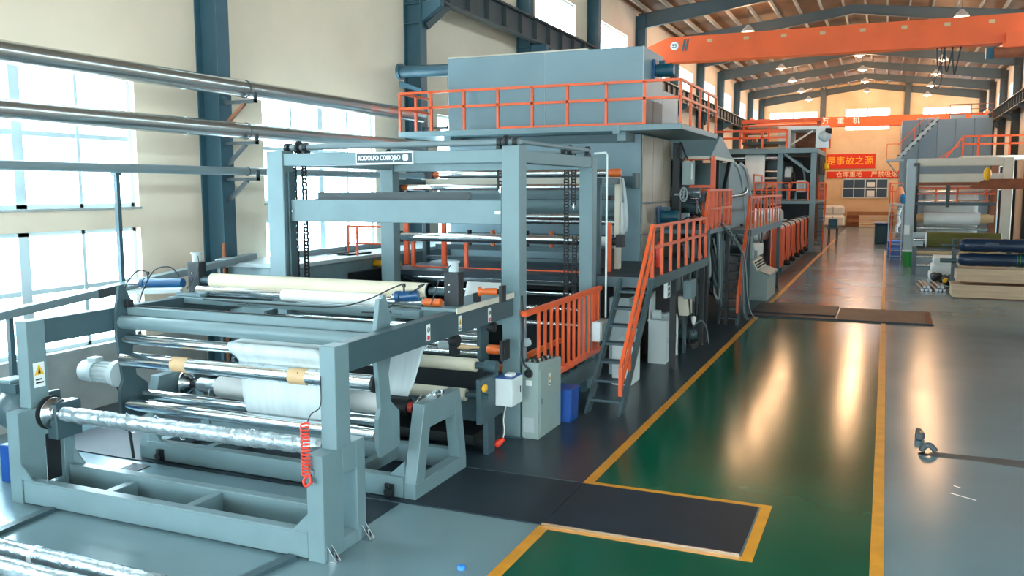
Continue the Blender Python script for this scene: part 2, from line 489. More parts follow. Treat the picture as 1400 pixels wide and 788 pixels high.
for (x0,x1,z0,z1) in FW+FW2:
    win_n[0] += 1
    w = struct_empty('window_%d' % win_n[0], ((x0+x1)/2, YF, z0))
    fr = MB().box(x0,x1,YF+.1,YF+.2,z0,z0+.06).box(x0,x1,YF+.1,YF+.2,z1-.06,z1).box(x0,x0+.06,YF+.1,YF+.2,z0,z1).box(x1-.06,x1,YF+.1,YF+.2,z0,z1)
    xc = (x0+x1)/2; fr.box(xc-.04,xc+.04,YF+.1,YF+.2,z0,z1)
    part('window_frame', fr, 'frame_white', w)
    part('pane', MB().box(x0+.03,xc-.02,YF+.146,YF+.154,z0+.03,z1-.03), 'glass', w)
    part('pane', MB().box(xc+.02,x1-.03,YF+.146,YF+.154,z0+.03,z1-.03), 'glass', w)
    portal((xc, YF+.32, (z0+z1)/2), x1-x0, z1-z0, (-math.pi/2, 0, 0))
for x in (-5.3, 1.25):
    part('wall_pier', MB().box(x-.22,x+.22,YF-.22,YF,0,zroof(x)-.05), 'rafter', wf)
# near wall behind the viewpoint with an unseen opening added to let in daylight
mb = MB()
ya, yb = YN-.3, YN
mb.box(XL,-6.5,ya,yb,0,5.5).box(1.5,XR,ya,yb,0,5.5).box(XL,XR,ya,yb,5.5,10)
mb.prism([(XL,10),(XR,10),(XR,EAVE+.1),(XRIDGE,RIDGE+.1),(XL,EAVE+.1)],'y',ya,yb)
struct('wall_near', mb, 'wall')
portal((-2.5, YN-.32, 2.75), 8.0, 5.5, (math.pi/2, 0, 0))

# ---- roof: two slopes of sheet, rafters across, purlins along
mb = MB()
for xa, xb, za, zb in ((XL-.3, XRIDGE, EAVE-.03, RIDGE), (XRIDGE, XR+.3, RIDGE, EAVE-.03)):
    mb.add([(xa,YN-.3,za),(xb,YN-.3,zb),(xb,YF+.3,zb),(xa,YF+.3,za),(xa,YN-.3,za+.08),(xb,YN-.3,zb+.08),(xb,YF+.3,zb+.08),(xa,YF+.3,za+.08)],
           [(0,3,2,1),(4,5,6,7),(0,1,5,4),(1,2,6,5),(2,3,7,6),(3,0,4,7)])
roof = struct('ceiling', mb, 'roof')
npur = 9
purl = None
for side in (0, 1):
    for i in range(npur):
        t = (i+0.5)/npur
        x = XL + t*(XRIDGE-XL) if side == 0 else XRIDGE + t*(XR-XRIDGE)
        z = zroof(x)-.03
        if purl is None:
            purl = part('purlin', MB().box(-.035,.035,YN,YF,-.2,0), 'purlin', roof); purl.location = (x,0,z)
            for pv in purl.data.vertices: pass
        else:
            c = purl.copy(); COL.objects.link(c); c.parent = roof; c.location = (x,0,z)
raft = None
for k in range(-3, 11):
    y = bay_y(k)
    if raft is None:
        mb = MB()
        for (xa, xb) in ((XL+.1, XRIDGE), (XR-.1, XRIDGE)):
            za, zb = zroof(xa)-.24, RIDGE-.24
            d = .42
            for (w, t0, t1) in ((.10, 0, .02), (.012, .02, d-.02), (.10, d-.02, d)):
                dd = .18 if abs(xa-xb) else 0
                # haunched web: deeper at the eave
                e0 = (t0 if t0 < .1 else t0+.25); e1 = (t1 if t1 < .1 else t1+.25)
                mb.add([(xa,-w,za-e1),(xb,-w,zb-t1),(xb,w,zb-t1),(xa,w,za-e1),(xa,-w,za-e0),(xb,-w,zb-t0),(xb,w,zb-t0),(xa,w,za-e0)],
                       [(0,3,2,1),(4,5,6,7),(0,1,5,4),(1,2,6,5),(2,3,7,6),(3,0,4,7)])
        raft = part('rafter', mb, 'rafter', roof); raft.location = (0, y, 0)
    else:
        c = raft.copy(); COL.objects.link(c); c.parent = roof; c.location = (0, y, 0)
# thin ridge tie rods hanging lamps are separate things (below)

# ---- columns: H sections standing proud of both walls, with crane corbels
def column_mesh(side):
    mb = MB(); s = side
    mb.box(0, s*.03, -.15, .15, 0, EAVE-.3).box(s*.03, s*.42, -.035, .035, 0, EAVE-.3).box(s*.42, s*.45, -.15, .15, 0, EAVE-.3)
    for z in (7.05, 7.5): mb.box(s*.03, s*.42, -.15, .15, z, z+.03)
    # corbel carrying the runway girder
    mb.prism([(s*.45,7.1),(s*.95,7.42),(s*.95,7.56),(s*.45,7.56)], 'y', -.09, .09)
    return mb
cl = cr = None
for k in range(-3, 11):
    y = bay_y(k)
    if cl is None:
        cl = struct('column', column_mesh(1), 'column'); cl.location = (XL, y, 0); cl['label'] = 'blue grey steel column on the left wall'
        cr = struct('column', column_mesh(-1), 'runway'); cr.location = (XR, y, 0); cr['label'] = 'dark steel column on the right wall'
    else:
        for src, x in ((cl, XL), (cr, XR)):
            c = src.copy(); COL.objects.link(c); c.location = (x, y, 0)

# ---- crane runways along both walls: plate girders with stiffeners
def runway(x, y0, y1, name, lab):
    e = struct_empty(name, (x, y0, 7.56), lab)
    part('girder', MB().box(x-.14,x+.14,y0,y1,7.56,7.60).box(x-.012,x+.012,y0,y1,7.60,8.18).box(x-.16,x+.16,y0,y1,8.18,8.22), 'runway', e)
    part('crane_rail', MB().box(x-.03,x+.03,y0,y1,8.22,8.30), 'runway', e)
    st = part('stiffener', MB().box(x-.12,x+.12,y0-.02,y0+.02,7.6,8.18), 'runway', e); st.location = (0, 0.5, 0)
    n = int((y1-y0)/1.13)
    for i in range(1, n):
        c = st.copy(); COL.objects.link(c); c.parent = e; c.location = (0, .5+1.13*i, 0)
runway(XL+.72, 18.6, 79.8, 'crane_runway', 'dark plate girder runway along the left wall')
runway(XR-.72, 18.6, 79.8, 'crane_runway', 'dark plate girder runway along the right wall')
for k in range(1, 7):   # slanting knee from each column to the runway ends (seen on the nearest one)
    y = bay_y(k)
    struct('trim_%d' % k, MB().bar((XL+.5,y+.05,7.0),(XL+.72,y+.75,7.58),.10,.16), 'runway')

# ================================================================== MACHINE LINE, NEAR END
def sign(parent, x, y, z, w=.075, h=.17, kind='red'):
    """a small safety sticker on a face looking +X"""
    s = part('safety_sticker', MB().box(x, x+.003, y-w/2, y+w/2, z-h/2, z+h/2), 'label_white', parent, label='white safety sticker')
    if kind == 'red':
        part('sticker_print', MB().box(x+.003,x+.005,y-w*.36,y+w*.36,z-h*.45,z-h*.2), 'label_red', s)
        part('sticker_print', MB().torus((x+.004,y,z+h*.16),(1,0,0),w*.3,.004,14,4).bar((x+.004,y-w*.2,z+h*.16-w*.2),(x+.004,y+w*.2,z+h*.16+w*.2),.006,.003), 'label_black', s)
    else:
        part('sticker_print', MB().prism([(y-w*.42,z-h*.08),(y+w*.42,z-h*.08),(y,z+h*.4)],'x',x+.003,x+.005), 'label_yellow', s)
        part('sticker_print', MB().prism([(y-w*.1,z),(y+w*.1,z),(y,z+h*.25)],'x',x+.005,x+.006).box(x+.003,x+.005,y-w*.35,y+w*.35,z-h*.4,z-h*.33).box(x+.003,x+.005,y-w*.35,y+w*.3,z-h*.28,z-h*.21), 'label_black', s)
    return s

# ---- nearest unwind stand
st = thing('unwind_stand', 'nearest grey unwind stand with two tall uprights and long rear-reaching arms', 'machine stand', (-6.2, 6.3, 0))
for y0, y1 in ((5.95, 6.06), (6.50, 6.61)):
    part('base_rail', MB().box(-7.98,-4.47,y0,y1,0.02,0.25).box(-7.98,-4.47,y0-.0,y1,.25,.262), 'grey', st, .006)
part('cross_member', MB().box(-5.98,-5.88,6.06,6.50,.04,.24), 'grey', st, .004)
part('cross_member', MB().box(-7.10,-7.0,6.06,6.50,.04,.20), 'grey', st, .004)
def upright(xi, xo, parent):
    """xi inner face, xo outer face"""
    m = MB()
    y0, y1, a, b = 5.95, 6.61, 6.17, 6.47
    m.box(xi, xo, y0, a+.08, 0, .95)                    # front leg of the block
    m.box(xi, xo, b, y1, 0, .95)                        # rear leg
    m.box(xi, xo, a+.08, b, 0, .12).box(xi, xo, a+.08, b, .70, .95)
    return part('upright_block', m, 'grey', parent, .006)
ur = upright(-4.47, -4.30, st); ul = upright(-8.17, -8.0, st)
for xi, xo in ((-4.44,-4.28), (-8.20,-8.04)):
    part('post', MB().box(xi, xo, 6.14, 6.36, .95, 1.86), 'grey', st, .006)
part('arm', MB().box(-4.43,-4.29,6.36,10.06,1.60,1.86), 'grey_dark', st, .006)
part('arm', MB().box(-8.19,-8.05,6.36,10.06,1.60,1.86), 'grey_dark', st, .006)
for x in (-4.47, -8.0):
    s = 1 if x < -6 else -1
    part('gusset', MB().prism([(x,.26),(x+s*.16,.26),(x,.42)],'y',5.955,5.97), 'grey', st)
    part('gusset', MB().prism([(x,.26),(x+s*.16,.26),(x,.42)],'y',6.58,6.60), 'grey', st)
for y in (6.02, 6.56):
    part('anchor_bolt', MB().box(-4.30,-4.20,y-.04,y+.04,0,.012).prism([(-4.30,.012),(-4.21,.012),(-4.30,.14)],'y',y-.035,y-.027).prism([(-4.30,.012),(-4.21,.012),(-4.30,.14)],'y',y+.027,y+.035).cyl((-4.25,y,.0),(-4.25,y,.09),.012,8).cyl((-4.25,y,.012),(-4.25,y,.03),.022,6), 'chrome_dull', st)
part('slot_plate', MB().box(-7.999,-7.992,6.25,6.42,.16,.66), 'black', st)
part('bearing_block', MB().box(-8.0,-7.86,6.28,6.60,.60,.98), 'grey_dark', st, .01)
part('bearing_block', MB().box(-4.62,-4.47,6.16,6.42,.78,.92), 'grey_dark', st, .01)
part('pneumatic_fitting', MB().cbox((-4.40,5.93,.80),.05,.04,.06).cyl((-4.40,5.92,.80),(-4.40,5.90,.86),.014,8).cyl((-4.42,5.93,.78),(-4.36,5.91,.72),.014,8), 'chrome_dull', st)
# warning plate with black hatching on the camera side of the left post
wp = part('warning_plate', MB().box(-8.038,-8.034,6.19,6.32,1.16,1.42), 'label_white', st)
part('warning_print', MB().prism([(6.20,1.29),(6.31,1.29),(6.255,1.40)],'x',-8.034,-8.031), 'label_yellow', wp)
part('warning_print', MB().prism([(6.24,1.305),(6.27,1.305),(6.255,1.37)],'x',-8.031,-8.029).box(-8.034,-8.031,6.21,6.30,1.20,1.215).box(-8.034,-8.031,6.21,6.28,1.235,1.25), 'label_black', wp)
sign(st, -4.288, 7.82, 1.73); sign(st, -4.288, 8.55, 1.72, kind='yellow'); sign(st, -4.288, 9.33, 1.71)
part('sprocket_cover', MB().cyl((-4.31,8.55,1.52),(-4.40,8.55,1.52),.07,16).cyl((-4.31,9.55,1.53),(-4.40,9.55,1.53),.06,16), 'rubber', st)
# drive motor at the outer side of the left upright
part('drive_motor', MB().lathe([(0,.12),(.03,.23),(.16,.25),(.34,.23),(.40,.14)],(-8.62,6.36,.86),(1,0,0),20).box(-8.60,-8.36,6.22,6.46,1.06,1.16).box(-8.22,-8.17,6.15,6.6,.66,1.05), 'grey_dark', st)
part('motor_cap', MB().box(-8.64,-8.42,6.20,6.44,1.16,1.20), 'grey', st, .01)

# chuck + film wrapped shaft carried by the stand
c = thing('film_wrapped_shaft', 'shaft wrapped in crinkled clear film lying across the nearest stand', 'shaft', (-6.2, 6.33, .88))
prof = []; x = 0.0
L = 3.26
rr = random.Random(3)
while x < L:
    prof.append((x, .078 + rr.uniform(-.006, .008))); x += rr.uniform(.025, .07)
prof.append((L, .07))
part('film_wrap', MB().lathe(prof, (-7.80,6.33,.875), (1,0,0.006), 20), 'film', c)
part('shaft_core', MB().cyl((-7.98,6.33,.874),(-7.80,6.33,.875),.045,16).cyl((-4.55,6.33,.894),(-4.44,6.33,.895),.055,16), 'chrome_dull', c)
fl = MB()
for q, ang in ((.9, 1.2), (1.25, 1.5), (2.45, 1.4), (.95, -1.3), (1.6, -1.2)):
    p = Vector((-7.80+q, 6.33, .88)); d = Vector((0, math.cos(ang)*-1, math.sin(ang)))
    fl.tube([p+d*.07, p+d*.10+Vector((.02,0,.01)), p+d*.085+Vector((.05,.01,0))], .008, 6, 3)
part('film_tuft', fl, 'film', c)
c = thing('shaft_chuck', 'round steel chuck gripping the left end of the film wrapped shaft', 'chuck', (-7.9, 6.33, .87))
part('chuck_flange', MB().lathe([(0,.06),(.0,.15),(.035,.165),(.05,.165),(.052,.09),(.10,.08)],(-7.985,6.33,.875),(1,0,0),24), 'chrome_dull', c)
part('chuck_body', MB().cyl((-8.0,6.33,.875),(-7.985,6.33,.875),.18,24), 'rubber', c)
# orange coiled air hose on the right upright
co = MB(); pts = []
n = 15*14
for i in range(n+1):
    t = i/n; a = t*15*2*math.pi
    pts.append((-4.43+.035*math.cos(a), 5.90+.035*math.sin(a), 1.24-.45*t))
co.tube(pts, .008, 6)
hz = thing('coiled_air_hose', 'bright orange coiled air hose hanging on the nearest right upright', 'hose', (-4.43, 5.92, .78))
part('coil', co, 'red', hz)
part('hose_loop', MB().tube([(-4.40,5.90,.80),(-4.38,5.89,.74),(-4.42,5.88,.70),(-4.45,5.89,.74),(-4.42,5.93,.79)],.012,8,4), 'red', hz)
part('air_line', MB().tube([(-4.43,5.94,1.24),(-4.43,6.0,1.30),(-4.43,6.13,1.34),(-4.425,6.13,1.6)],.005,6,4), 'cable', hz)

# ---- film wrapped tubes lying on the floor in the foreground, dark floor bars
w1 = on1 = None
for i, (y, x1, lab) in enumerate(((4.98, -5.15, 'clear film wrapped tube on the floor, nearer the unwind stand'), (4.72, -5.55, 'clear film wrapped tube on the floor, at the bottom left corner'))):
    t = thing('wrapped_tube', lab, 'tube', ((x1-9)/2, y, 0), 'wrapped tubes on the foreground floor')
    prof = [(0, .07)]; x = .03
    while x < (x1+9.0): prof.append((x, .078 + rr.uniform(-.002, .003))); x += rr.uniform(.1, .3)
    prof.append((x1+9.0, .06))
    part('tube_body', MB().lathe(prof, (-9.0, y, .082), (1,0,0), 20), 'film', t)
    part('tape_band', MB().cyl((x1-1.45,y,.082),(x1-1.40,y,.082),.0835,20), 'cloth_roll', t)
for (pa, pb, lab) in (((-7.44,4.4,.02),(-7.57,5.93,.02),'black flat floor bar running to the left side of the nearest stand'), ((-4.74,5.3,.02),(-4.62,5.93,.02),'black flat floor bar beside the right foot of the nearest stand')):
    solo('floor_guide_bar', MB().bar((pa[0],pa[1],.02),(pb[0],pb[1],.02),.10,.04), 'grey_dark', lab, 'bar', 'floor guide bars')
# steel trench covers across the floor
tp = thing('trench_cover', 'dark steel trench cover plates crossing the green walkway near the front', 'floor plate', (-5, 8.1, 0))
xs = [-1.05, -2.9, -4.6, -6.3, -8.0, -9.7]
for i in range(len(xs)-1):
    part('plate', MB().box(xs[i+1]+.004, xs[i]-.004, 7.49, 8.75, 0, .014), 'steel_plate', tp)
part('lip', MB().box(-2.9,-1.05,7.475,7.49,0,.03), 'chrome_dull', tp)
tp = thing('trench_cover', 'second dark trench cover across the aisle farther back with orange edge marking', 'floor plate', (-1.2, 23.5, 0))
part('plate', MB().box(-3.1,-1.05,22.9,24.8,0,.05), 'steel_plate', tp, .01)
part('plate', MB().box(-3.1,-1.05,22.35,22.86,0,.02), 'steel_plate', tp)
part('plate', MB().box(-1.0,1.0,22.4,24.7,0,.02), 'steel_plate', tp)
part('end_marking', MB().box(1.0,1.14,22.4,24.7,0,.02), 'wood_rust', tp)
part('lip', MB().box(-3.1,1.14,22.32,22.36,0,.04), 'steel_plate', tp)
tp = thing('rail_strip', 'dark flat rail let into the floor in front of the roll cart', 'rail', (-6, 7.1, 0))
part('strip', MB().box(-4.85,-4.45,6.62,7.45,0,.008), 'steel_plate', tp)
part('strip', MB().box(-8.0,-7.75,6.75,7.40,0,.008), 'steel_plate', tp)

# ---- roller frame hung between the arms
rf = thing('guide_roller_frame', 'open frame of chrome guide rollers with white web hanging in front', 'machine frame', (-6.25, 7.35, .5))
def side_plate(x0, x1):
    return MB().prism([(7.31,2.12),(7.37,2.12),(7.50,1.90),(7.54,1.62),(7.46,1.35),(7.50,1.05),(7.66,.92),(7.66,.55),(7.30,.52),(7.25,.62),(7.25,.92),(7.30,1.02),(7.24,1.55),(7.24,1.80)], 'x', x0, x1)
part('side_plate', side_plate(-8.04,-8.0), 'grey_dark', rf, .004)
part('side_plate', side_plate(-4.60,-4.55), 'grey', rf, .004)
XA, XB = -8.0, -4.60
part('tie_tube', MB().cyl((XA,7.33,1.695),(XB,7.33,1.695),.078,24), 'grey', rf)
part('tie_beam', MB().box(XA,XB,7.40,7.50,1.755,1.86), 'grey', rf, .01)
part('cable', MB().tube([(XA,7.46,1.868),(-7.0,7.48,1.868),(-6.0,7.45,1.868),(XB,7.47,1.868)],.008,6,4), 'cable', rf)
def roller(parent, y, z, r, x0, x1, m='chrome', name='roller', end='black', shaft=.03):
    o = part(name, MB().cyl((x0+shaft,y,z),(x1-shaft,y,z),r,28), m, parent)
    part('journal', MB().cyl((x0,y,z),(x0+shaft,y,z),r*.5,14).cyl((x1-shaft,y,z),(x1,y,z),r*.5,14), end, o)
    return o
roller(rf, 7.34, 1.50, .060, XA, XB)
r2 = roller(rf, 7.30, 1.27, .085, XA, XB)
pk = MB()
for i in range(10):
    for a in (0.2, 0.9, 1.7, 2.5):
        x = XA+.12+i*.34 + (a % .3); pk.cyl((x,7.30-.0845*math.sin(a),1.27+.0845*math.cos(a)),(x,7.30-.087*math.sin(a),1.27+.087*math.cos(a)),.008,6)
part('peg_hole', pk, 'black', r2, kind='stuff')
for x in (-7.22, -5.63):
    part('tape_wrap', MB().cyl((x,7.30,1.27),(x+.22,7.30,1.27),.0865,28), 'clay', r2)
roller(rf, 7.34, .73, .068, XA, XB)
part('gap_shade_sheet', MB().box(-7.95,-4.65,7.66,8.33,1.645,1.68), 'black', rf)  # black sheet added to stand for the shade in this gap
roller(rf, 7.58, .80, .058, XA, XB)
part('cable_gland', MB().box(-7.99,-7.93,7.36,7.44,1.86,1.95), 'black', rf)
part('roller_end_cap', MB().cyl((-4.63,7.30,1.27),(-4.60,7.30,1.27),.088,20), 'rubber', rf)
part('roller_end_cap', MB().cyl((-4.63,7.34,.73),(-4.60,7.34,.73),.07,20), 'wood_rust', rf)
def web(name, path, x0, x1, parent=None, m='cloth_white', th=.004, skew=0.0):
    """a sheet following a path of (y,z) points between x0 and x1, with thickness"""
    n = len(path); vv = []; nx = 10
    for k in (0, 1):
        for i, (y, z) in enumerate(path):
            a = path[max(i-1,0)]; b = path[min(i+1,n-1)]
            d = Vector((b[0]-a[0], b[1]-a[1])); d.normalize(); nn = (-d[1], d[0])
            for j in range(nx+1):
                xx = x0+(x1-x0)*j/nx + skew*i/(n-1)
                wv = .004*math.sin(j*2.3+i*.7)
                vv.append((xx, y+nn[0]*(th*k+wv), z+nn[1]*(th*k+wv)))
    ff = []; S = n*(nx+1)
    for i in range(n-1):
        for j in range(nx):
            a = i*(nx+1)+j; ff.append((a, a+1, a+nx+2, a+nx+1)); ff.append((S+a+nx+1, S+a+nx+2, S+a+1, S+a))
    for j in range(nx):
        ff.append((j+1, j, S+j, S+j+1)); a = (n-1)*(nx+1)+j; ff.append((a, a+1, S+a+1, S+a))
    for i in range(n-1):
        a = i*(nx+1); ff.append((a, a+nx+1, S+a+nx+1, S+a)); a += nx; ff.append((a+nx+1, a, S+a, S+a+nx+1))
    m_ = MB(); m_.add(vv, ff, True)
    return part(name, m_, m, parent)
def arc(cy, cz, r, a0, a1, n=7):
    return [(cy+r*math.cos(math.radians(a0+(a1-a0)*i/n)), cz+r*math.sin(math.radians(a0+(a1-a0)*i/n))) for i in range(n+1)]
fw = thing('fabric_web', 'white cotton web draped over the chrome rollers and down to the lower pair', 'fabric', (-5.7, 7.4, .7))
web('web_front', arc(7.34,1.50,.067,30,235,12) + [(7.345,1.41),(7.385,1.36),(7.395,1.27),(7.40,1.15),(7.40,1.0),(7.41,.88),(7.43,.80),(7.46,.74)], -6.50, -5.30, fw, skew=.16)
web('web_top', [(8.55,1.62),(8.2,1.60),(7.8,1.58),(7.39,1.558)], -6.50, -5.30, fw)
web('web_rear', [(7.46,.74),(7.7,.66),(8.0,.68),(8.10,.74)], -6.3, -5.15, fw)
web('web_slant', [(8.62,1.62),(8.50,1.35),(8.38,1.05),(8.30,.90)], -5.15, -4.70, fw, skew=-.12)
# gear motor on the left side plate
gm = thing('gear_motor', 'pale grey gear motor on the left plate of the roller frame', 'motor', (-8.25, 7.35, .95))
part('motor_body', MB().lathe([(0,.09),(.02,.125),(.20,.13),(.22,.13)],(-8.62,7.30,1.09),(1,0,.0),18), 'motor_grey', gm)
fm = MB().cyl((-8.40,7.30,1.09),(-8.12,7.30,1.09),.105,18)
for i in range(14):
    a = 2*math.pi*i/14; fm.bar((-8.38,7.30+.11*math.cos(a),1.09+.11*math.sin(a)),(-8.14,7.30+.11*math.cos(a),1.09+.11*math.sin(a)),.012,.03,(0,math.cos(a),math.sin(a)))
part('cooling_fins', fm, 'motor_grey', gm)
part('flange', MB().cyl((-8.12,7.30,1.09),(-8.04,7.30,1.09),.15,18).cyl((-8.41,7.30,1.09),(-8.385,7.30,1.09),.135,18), 'motor_grey', gm)
part('terminal_box', MB().box(-8.50,-8.36,7.24,7.36,1.20,1.26), 'motor_grey', gm, .008)
part('cable', MB().tube([(-8.2,7.36,1.0),(-8.16,7.40,.8),(-8.12,7.44,.5),(-8.10,7.48,.03)],.018,8,4), 'cable', gm)

# ---- A-frame roll cart behind the roller frame
ct = thing('roll_cart', 'low grey roll cart with triangular A-shaped end frames', 'machine stand', (-6.2, 8.1, 0))
part('base_rail', MB().box(-7.96,-4.47,7.56,7.68,.02,.24), 'grey', ct, .006)
part('base_rail', MB().box(-7.96,-4.47,8.62,8.74,.02,.24), 'grey', ct, .006)
for x in (-7.2, -5.2): part('cross_member', MB().box(x-.05,x+.05,7.68,8.62,.06,.2), 'grey', ct)
def a_frame(x0, x1):
    m = MB()
    m.prism([(7.58,0),(8.76,0),(8.76,.17),(8.62,.17),(7.66,.17),(7.58,.17)], 'x', x0, x1)
    m.prism([(7.58,.17),(7.78,.17),(7.98,.97),(7.80,.97)], 'x', x0, x1)
    m.prism([(8.60,.17),(8.76,.17),(8.62,.97),(8.46,.97)], 'x', x0, x1)
    m.prism([(7.96,.97),(7.90,.70),(8.50,.70),(8.48,.97)], 'x', x0, x1)
    return m
for x0, x1 in ((-4.47,-4.33), (-8.10,-7.96)):
    part('end_frame', a_frame(x0, x1), 'grey', ct, .006)
part('gusset', MB().prism([(-4.47,.24),(-4.65,.24),(-4.47,.40)],'y',7.60,7.63), 'grey', ct)
part('gusset', MB().prism([(-7.96,.24),(-7.78,.24),(-7.96,.40)],'y',7.60,7.63), 'grey', ct)
for x in (-7.75, -4.62):
    part('rail_clamp', MB().cyl((x,7.56,.08),(x,7.50,.08),.045,12).box(x-.05,x+.05,7.53,7.56,.02,.16).cyl((x,7.52,.13),(x,7.52,.17),.02,8), 'black', ct)
part('bearing_cap', MB().box(-4.46,-4.34,8.08,8.18,.97,1.0).cyl((-4.40,8.30,.97),(-4.40,8.30,1.02),.035,6).cyl((-4.40,8.14,1.0),(-4.40,8.14,1.03),.03,6), 'chrome_dull', ct)
rl = thing('fabric_roll', 'white fabric roll on a black shaft held in the roll cart', 'fabric roll', (-6.2, 8.16, .82))
part('roll', MB().cyl((-7.35,8.16,.82),(-5.05,8.16,.82),.13,28), 'cloth_roll', rl)
part('film_end', MB().lathe([(0,.06),(.05,.09),(.2,.085),(.34,.10)],(-7.70,8.16,.82),(1,0,0),16).tube([(-7.42,8.05,.80),(-7.40,8.0,.70),(-7.38,8.02,.60),(-7.36,8.08,.72)],.012,6,4), 'film', rl)
part('shaft', MB().cyl((-5.05,8.16,.82),(-4.72,8.16,.82),.095,20).cyl((-7.9,8.16,.82),(-7.70,8.16,.82),.05,16), 'rubber', rl)
part('collar', MB().cyl((-4.72,8.16,.82),(-4.66,8.16,.82),.06,16), 'label_red', rl)
for (xa, d, lab) in ((-4.52, -1, 'steel disc chuck on the right A-frame of the roll cart'), (-7.92, 1, 'steel disc chuck on the left A-frame of the roll cart')):
    k = thing('disc_chuck', lab, 'chuck', (xa, 8.16, .82), 'disc chucks of the roll cart')
    part('disc', MB().lathe([(0,.06),(.02,.15),(.05,.15),(.055,.12),(.14,.07)],(xa,8.16,.82),(d,0,0),24), 'chrome_dull', k)
    part('hub', MB().cyl((xa,8.16,.82),(xa-d*.05,8.16,.82),.06,16), 'rubber', k)

# ---- pressure roller carriage riding on the arms
sp = thing('pressure_roller_carriage', 'pressure roller carriage with beige rubber roller resting on the two arms', 'machine frame', (-6.3, 8.6, 1.86))
part('slide_plate', MB().box(-4.70,-4.27,8.42,10.02,1.862,1.90), 'grey', sp, .004)
part('slide_edge', MB().box(-4.27,-4.255,8.42,10.02,1.84,1.905), 'white_steel', sp)
part('slide_plate', MB().box(-8.25,-7.85,8.42,9.9,1.862,1.90), 'grey', sp, .004)
part('cross_beam', MB().box(-8.3,-4.68,8.34,8.44,1.785,1.862), 'grey', sp, .006)
sc_ = MB()
for xc in (-7.05, -5.05):
    for i in range(-6, 7):
        if i: sc_.box(xc+i*.022-.002, xc+i*.022+.002, 8.332, 8.339, 1.81, 1.822)
    sc_.prism([(xc-.018,1.827),(xc+.018,1.827),(xc,1.852)],'y',8.332,8.339)
part('centre_scale', sc_, 'label_black', sp, kind='stuff')
b1 = part('rubber_roller', MB().cyl((-7.86,8.66,2.05),(-4.72,8.66,2.05),.092,28), 'beige', sp)
part('journal', MB().cyl((-8.05,8.66,2.05),(-7.86,8.66,2.05),.045,16).cyl((-4.72,8.66,2.05),(-4.52,8.66,2.05),.045,16).cyl((-4.735,8.66,2.05),(-4.72,8.66,2.05),.094,24), 'grey_dark', b1)
b2 = part('chrome_roller', MB().cyl((-8.0,8.56,1.93),(-4.75,8.56,1.93),.064,24), 'chrome', sp)
part('cloth_sleeve', MB().cyl((-6.68,8.56,1.93),(-5.30,8.56,1.93),.074,24), 'cloth_roll', b2)
for x, side in ((-4.42, 1), (-8.12, -1)):
    bk = part('bearing_tower', MB().box(x-.09,x+.09,8.60,8.74,1.90,2.28), 'black', sp, .006)
    part('air_cylinder', MB().cyl((x,8.67,2.28),(x,8.67,2.38),.055,16).cyl((x,8.67,2.38),(x,8.67,2.40),.07,16), 'motor_grey', bk)
    part('tower_bolt', MB().cyl((x-.02,8.598,2.06),(x-.02,8.592,2.06),.012,8).cyl((x-.02,8.598,2.14),(x-.02,8.592,2.14),.012,8), 'chrome_dull', bk)
for (xa, xb, xr) in ((-4.78,-4.98,-5.12), (-8.20,-8.78,-9.05)):
    cy = part('blue_cylinder', MB().cyl((xa,8.50,2.02),(xb,8.44,2.0),.058,18).cyl((xb,8.44,2.0),(xb-.05,8.435,2.0),.066,18), 'blue_cyl', sp)
    part('piston_rod', MB().cyl((xb,8.44,2.0),(xr,8.40,1.98),.022,12).cyl((xb-.05,8.435,2.0),(xb-.09,8.43,2.0),.036,12), 'chrome_dull', cy)
    part('valve', MB().cyl((xb+.05,8.44,2.05),(xb+.05,8.44,2.14),.012,8).cbox((xb+.05,8.44,2.13),.03,.03,.04), 'black', cy)
part('orange_actuator', MB().lathe([(0,.05),(.02,.06),(.05,.035),(.07,.035),(.08,.042),(.22,.042)],(-4.30,9.05,2.02),(.92,.35,0),14), 'orange_part', sp)
part('orange_actuator', MB().lathe([(0,.03),(.02,.045),(.22,.045)],(-4.72,8.50,1.945),(1,.05,0),14), 'orange_part', sp)
part('actuator_bracket', MB().box(-4.35,-4.29,9.02,9.10,1.90,2.0).box(-4.06,-4.02,9.10,9.22,1.90,2.09).cyl((-4.10,9.13,2.02),(-4.06,9.15,2.02),.03,12), 'black', sp)
ho = MB()
ho.tube([(-4.95,8.44,2.14),(-5.05,8.40,2.10),(-5.35,8.34,1.96),(-5.7,8.3,1.87),(-6.2,8.29,1.85),(-7.0,8.29,1.85),(-7.7,8.30,1.86)],.009,6,6)
ho.tube([(-4.78,8.5,2.12),(-4.70,8.48,2.14),(-4.95,8.40,1.98),(-5.15,8.32,1.84),(-5.4,8.3,1.82)],.009,6,6)
ho.tube([(-8.72,8.44,2.14),(-8.85,8.40,2.16),(-8.95,8.3,2.0),(-9.0,8.25,1.75)],.009,6,6)
ho.tube([(-8.25,8.5,2.10),(-8.35,8.45,2.22),(-8.55,8.38,2.18),(-8.68,8.32,1.95),(-8.75,8.3,1.75)],.009,6,6)
ho.tube([(-4.42,8.60,2.36),(-4.50,8.52,2.25),(-4.56,8.48,2.05),(-4.60,8.45,1.92)],.006,6,5)
ho.tube([(-8.05,8.62,2.36),(-7.98,8.55,2.25),(-8.0,8.5,2.08),(-8.1,8.45,1.95)],.006,6,5)
part('air_tubing', ho, 'cable', sp)
part('support_fin', MB().prism([(7.36,1.86),(7.55,1.86),(7.44,2.15),(7.38,2.15)],'x',-4.58,-4.555), 'grey', sp)

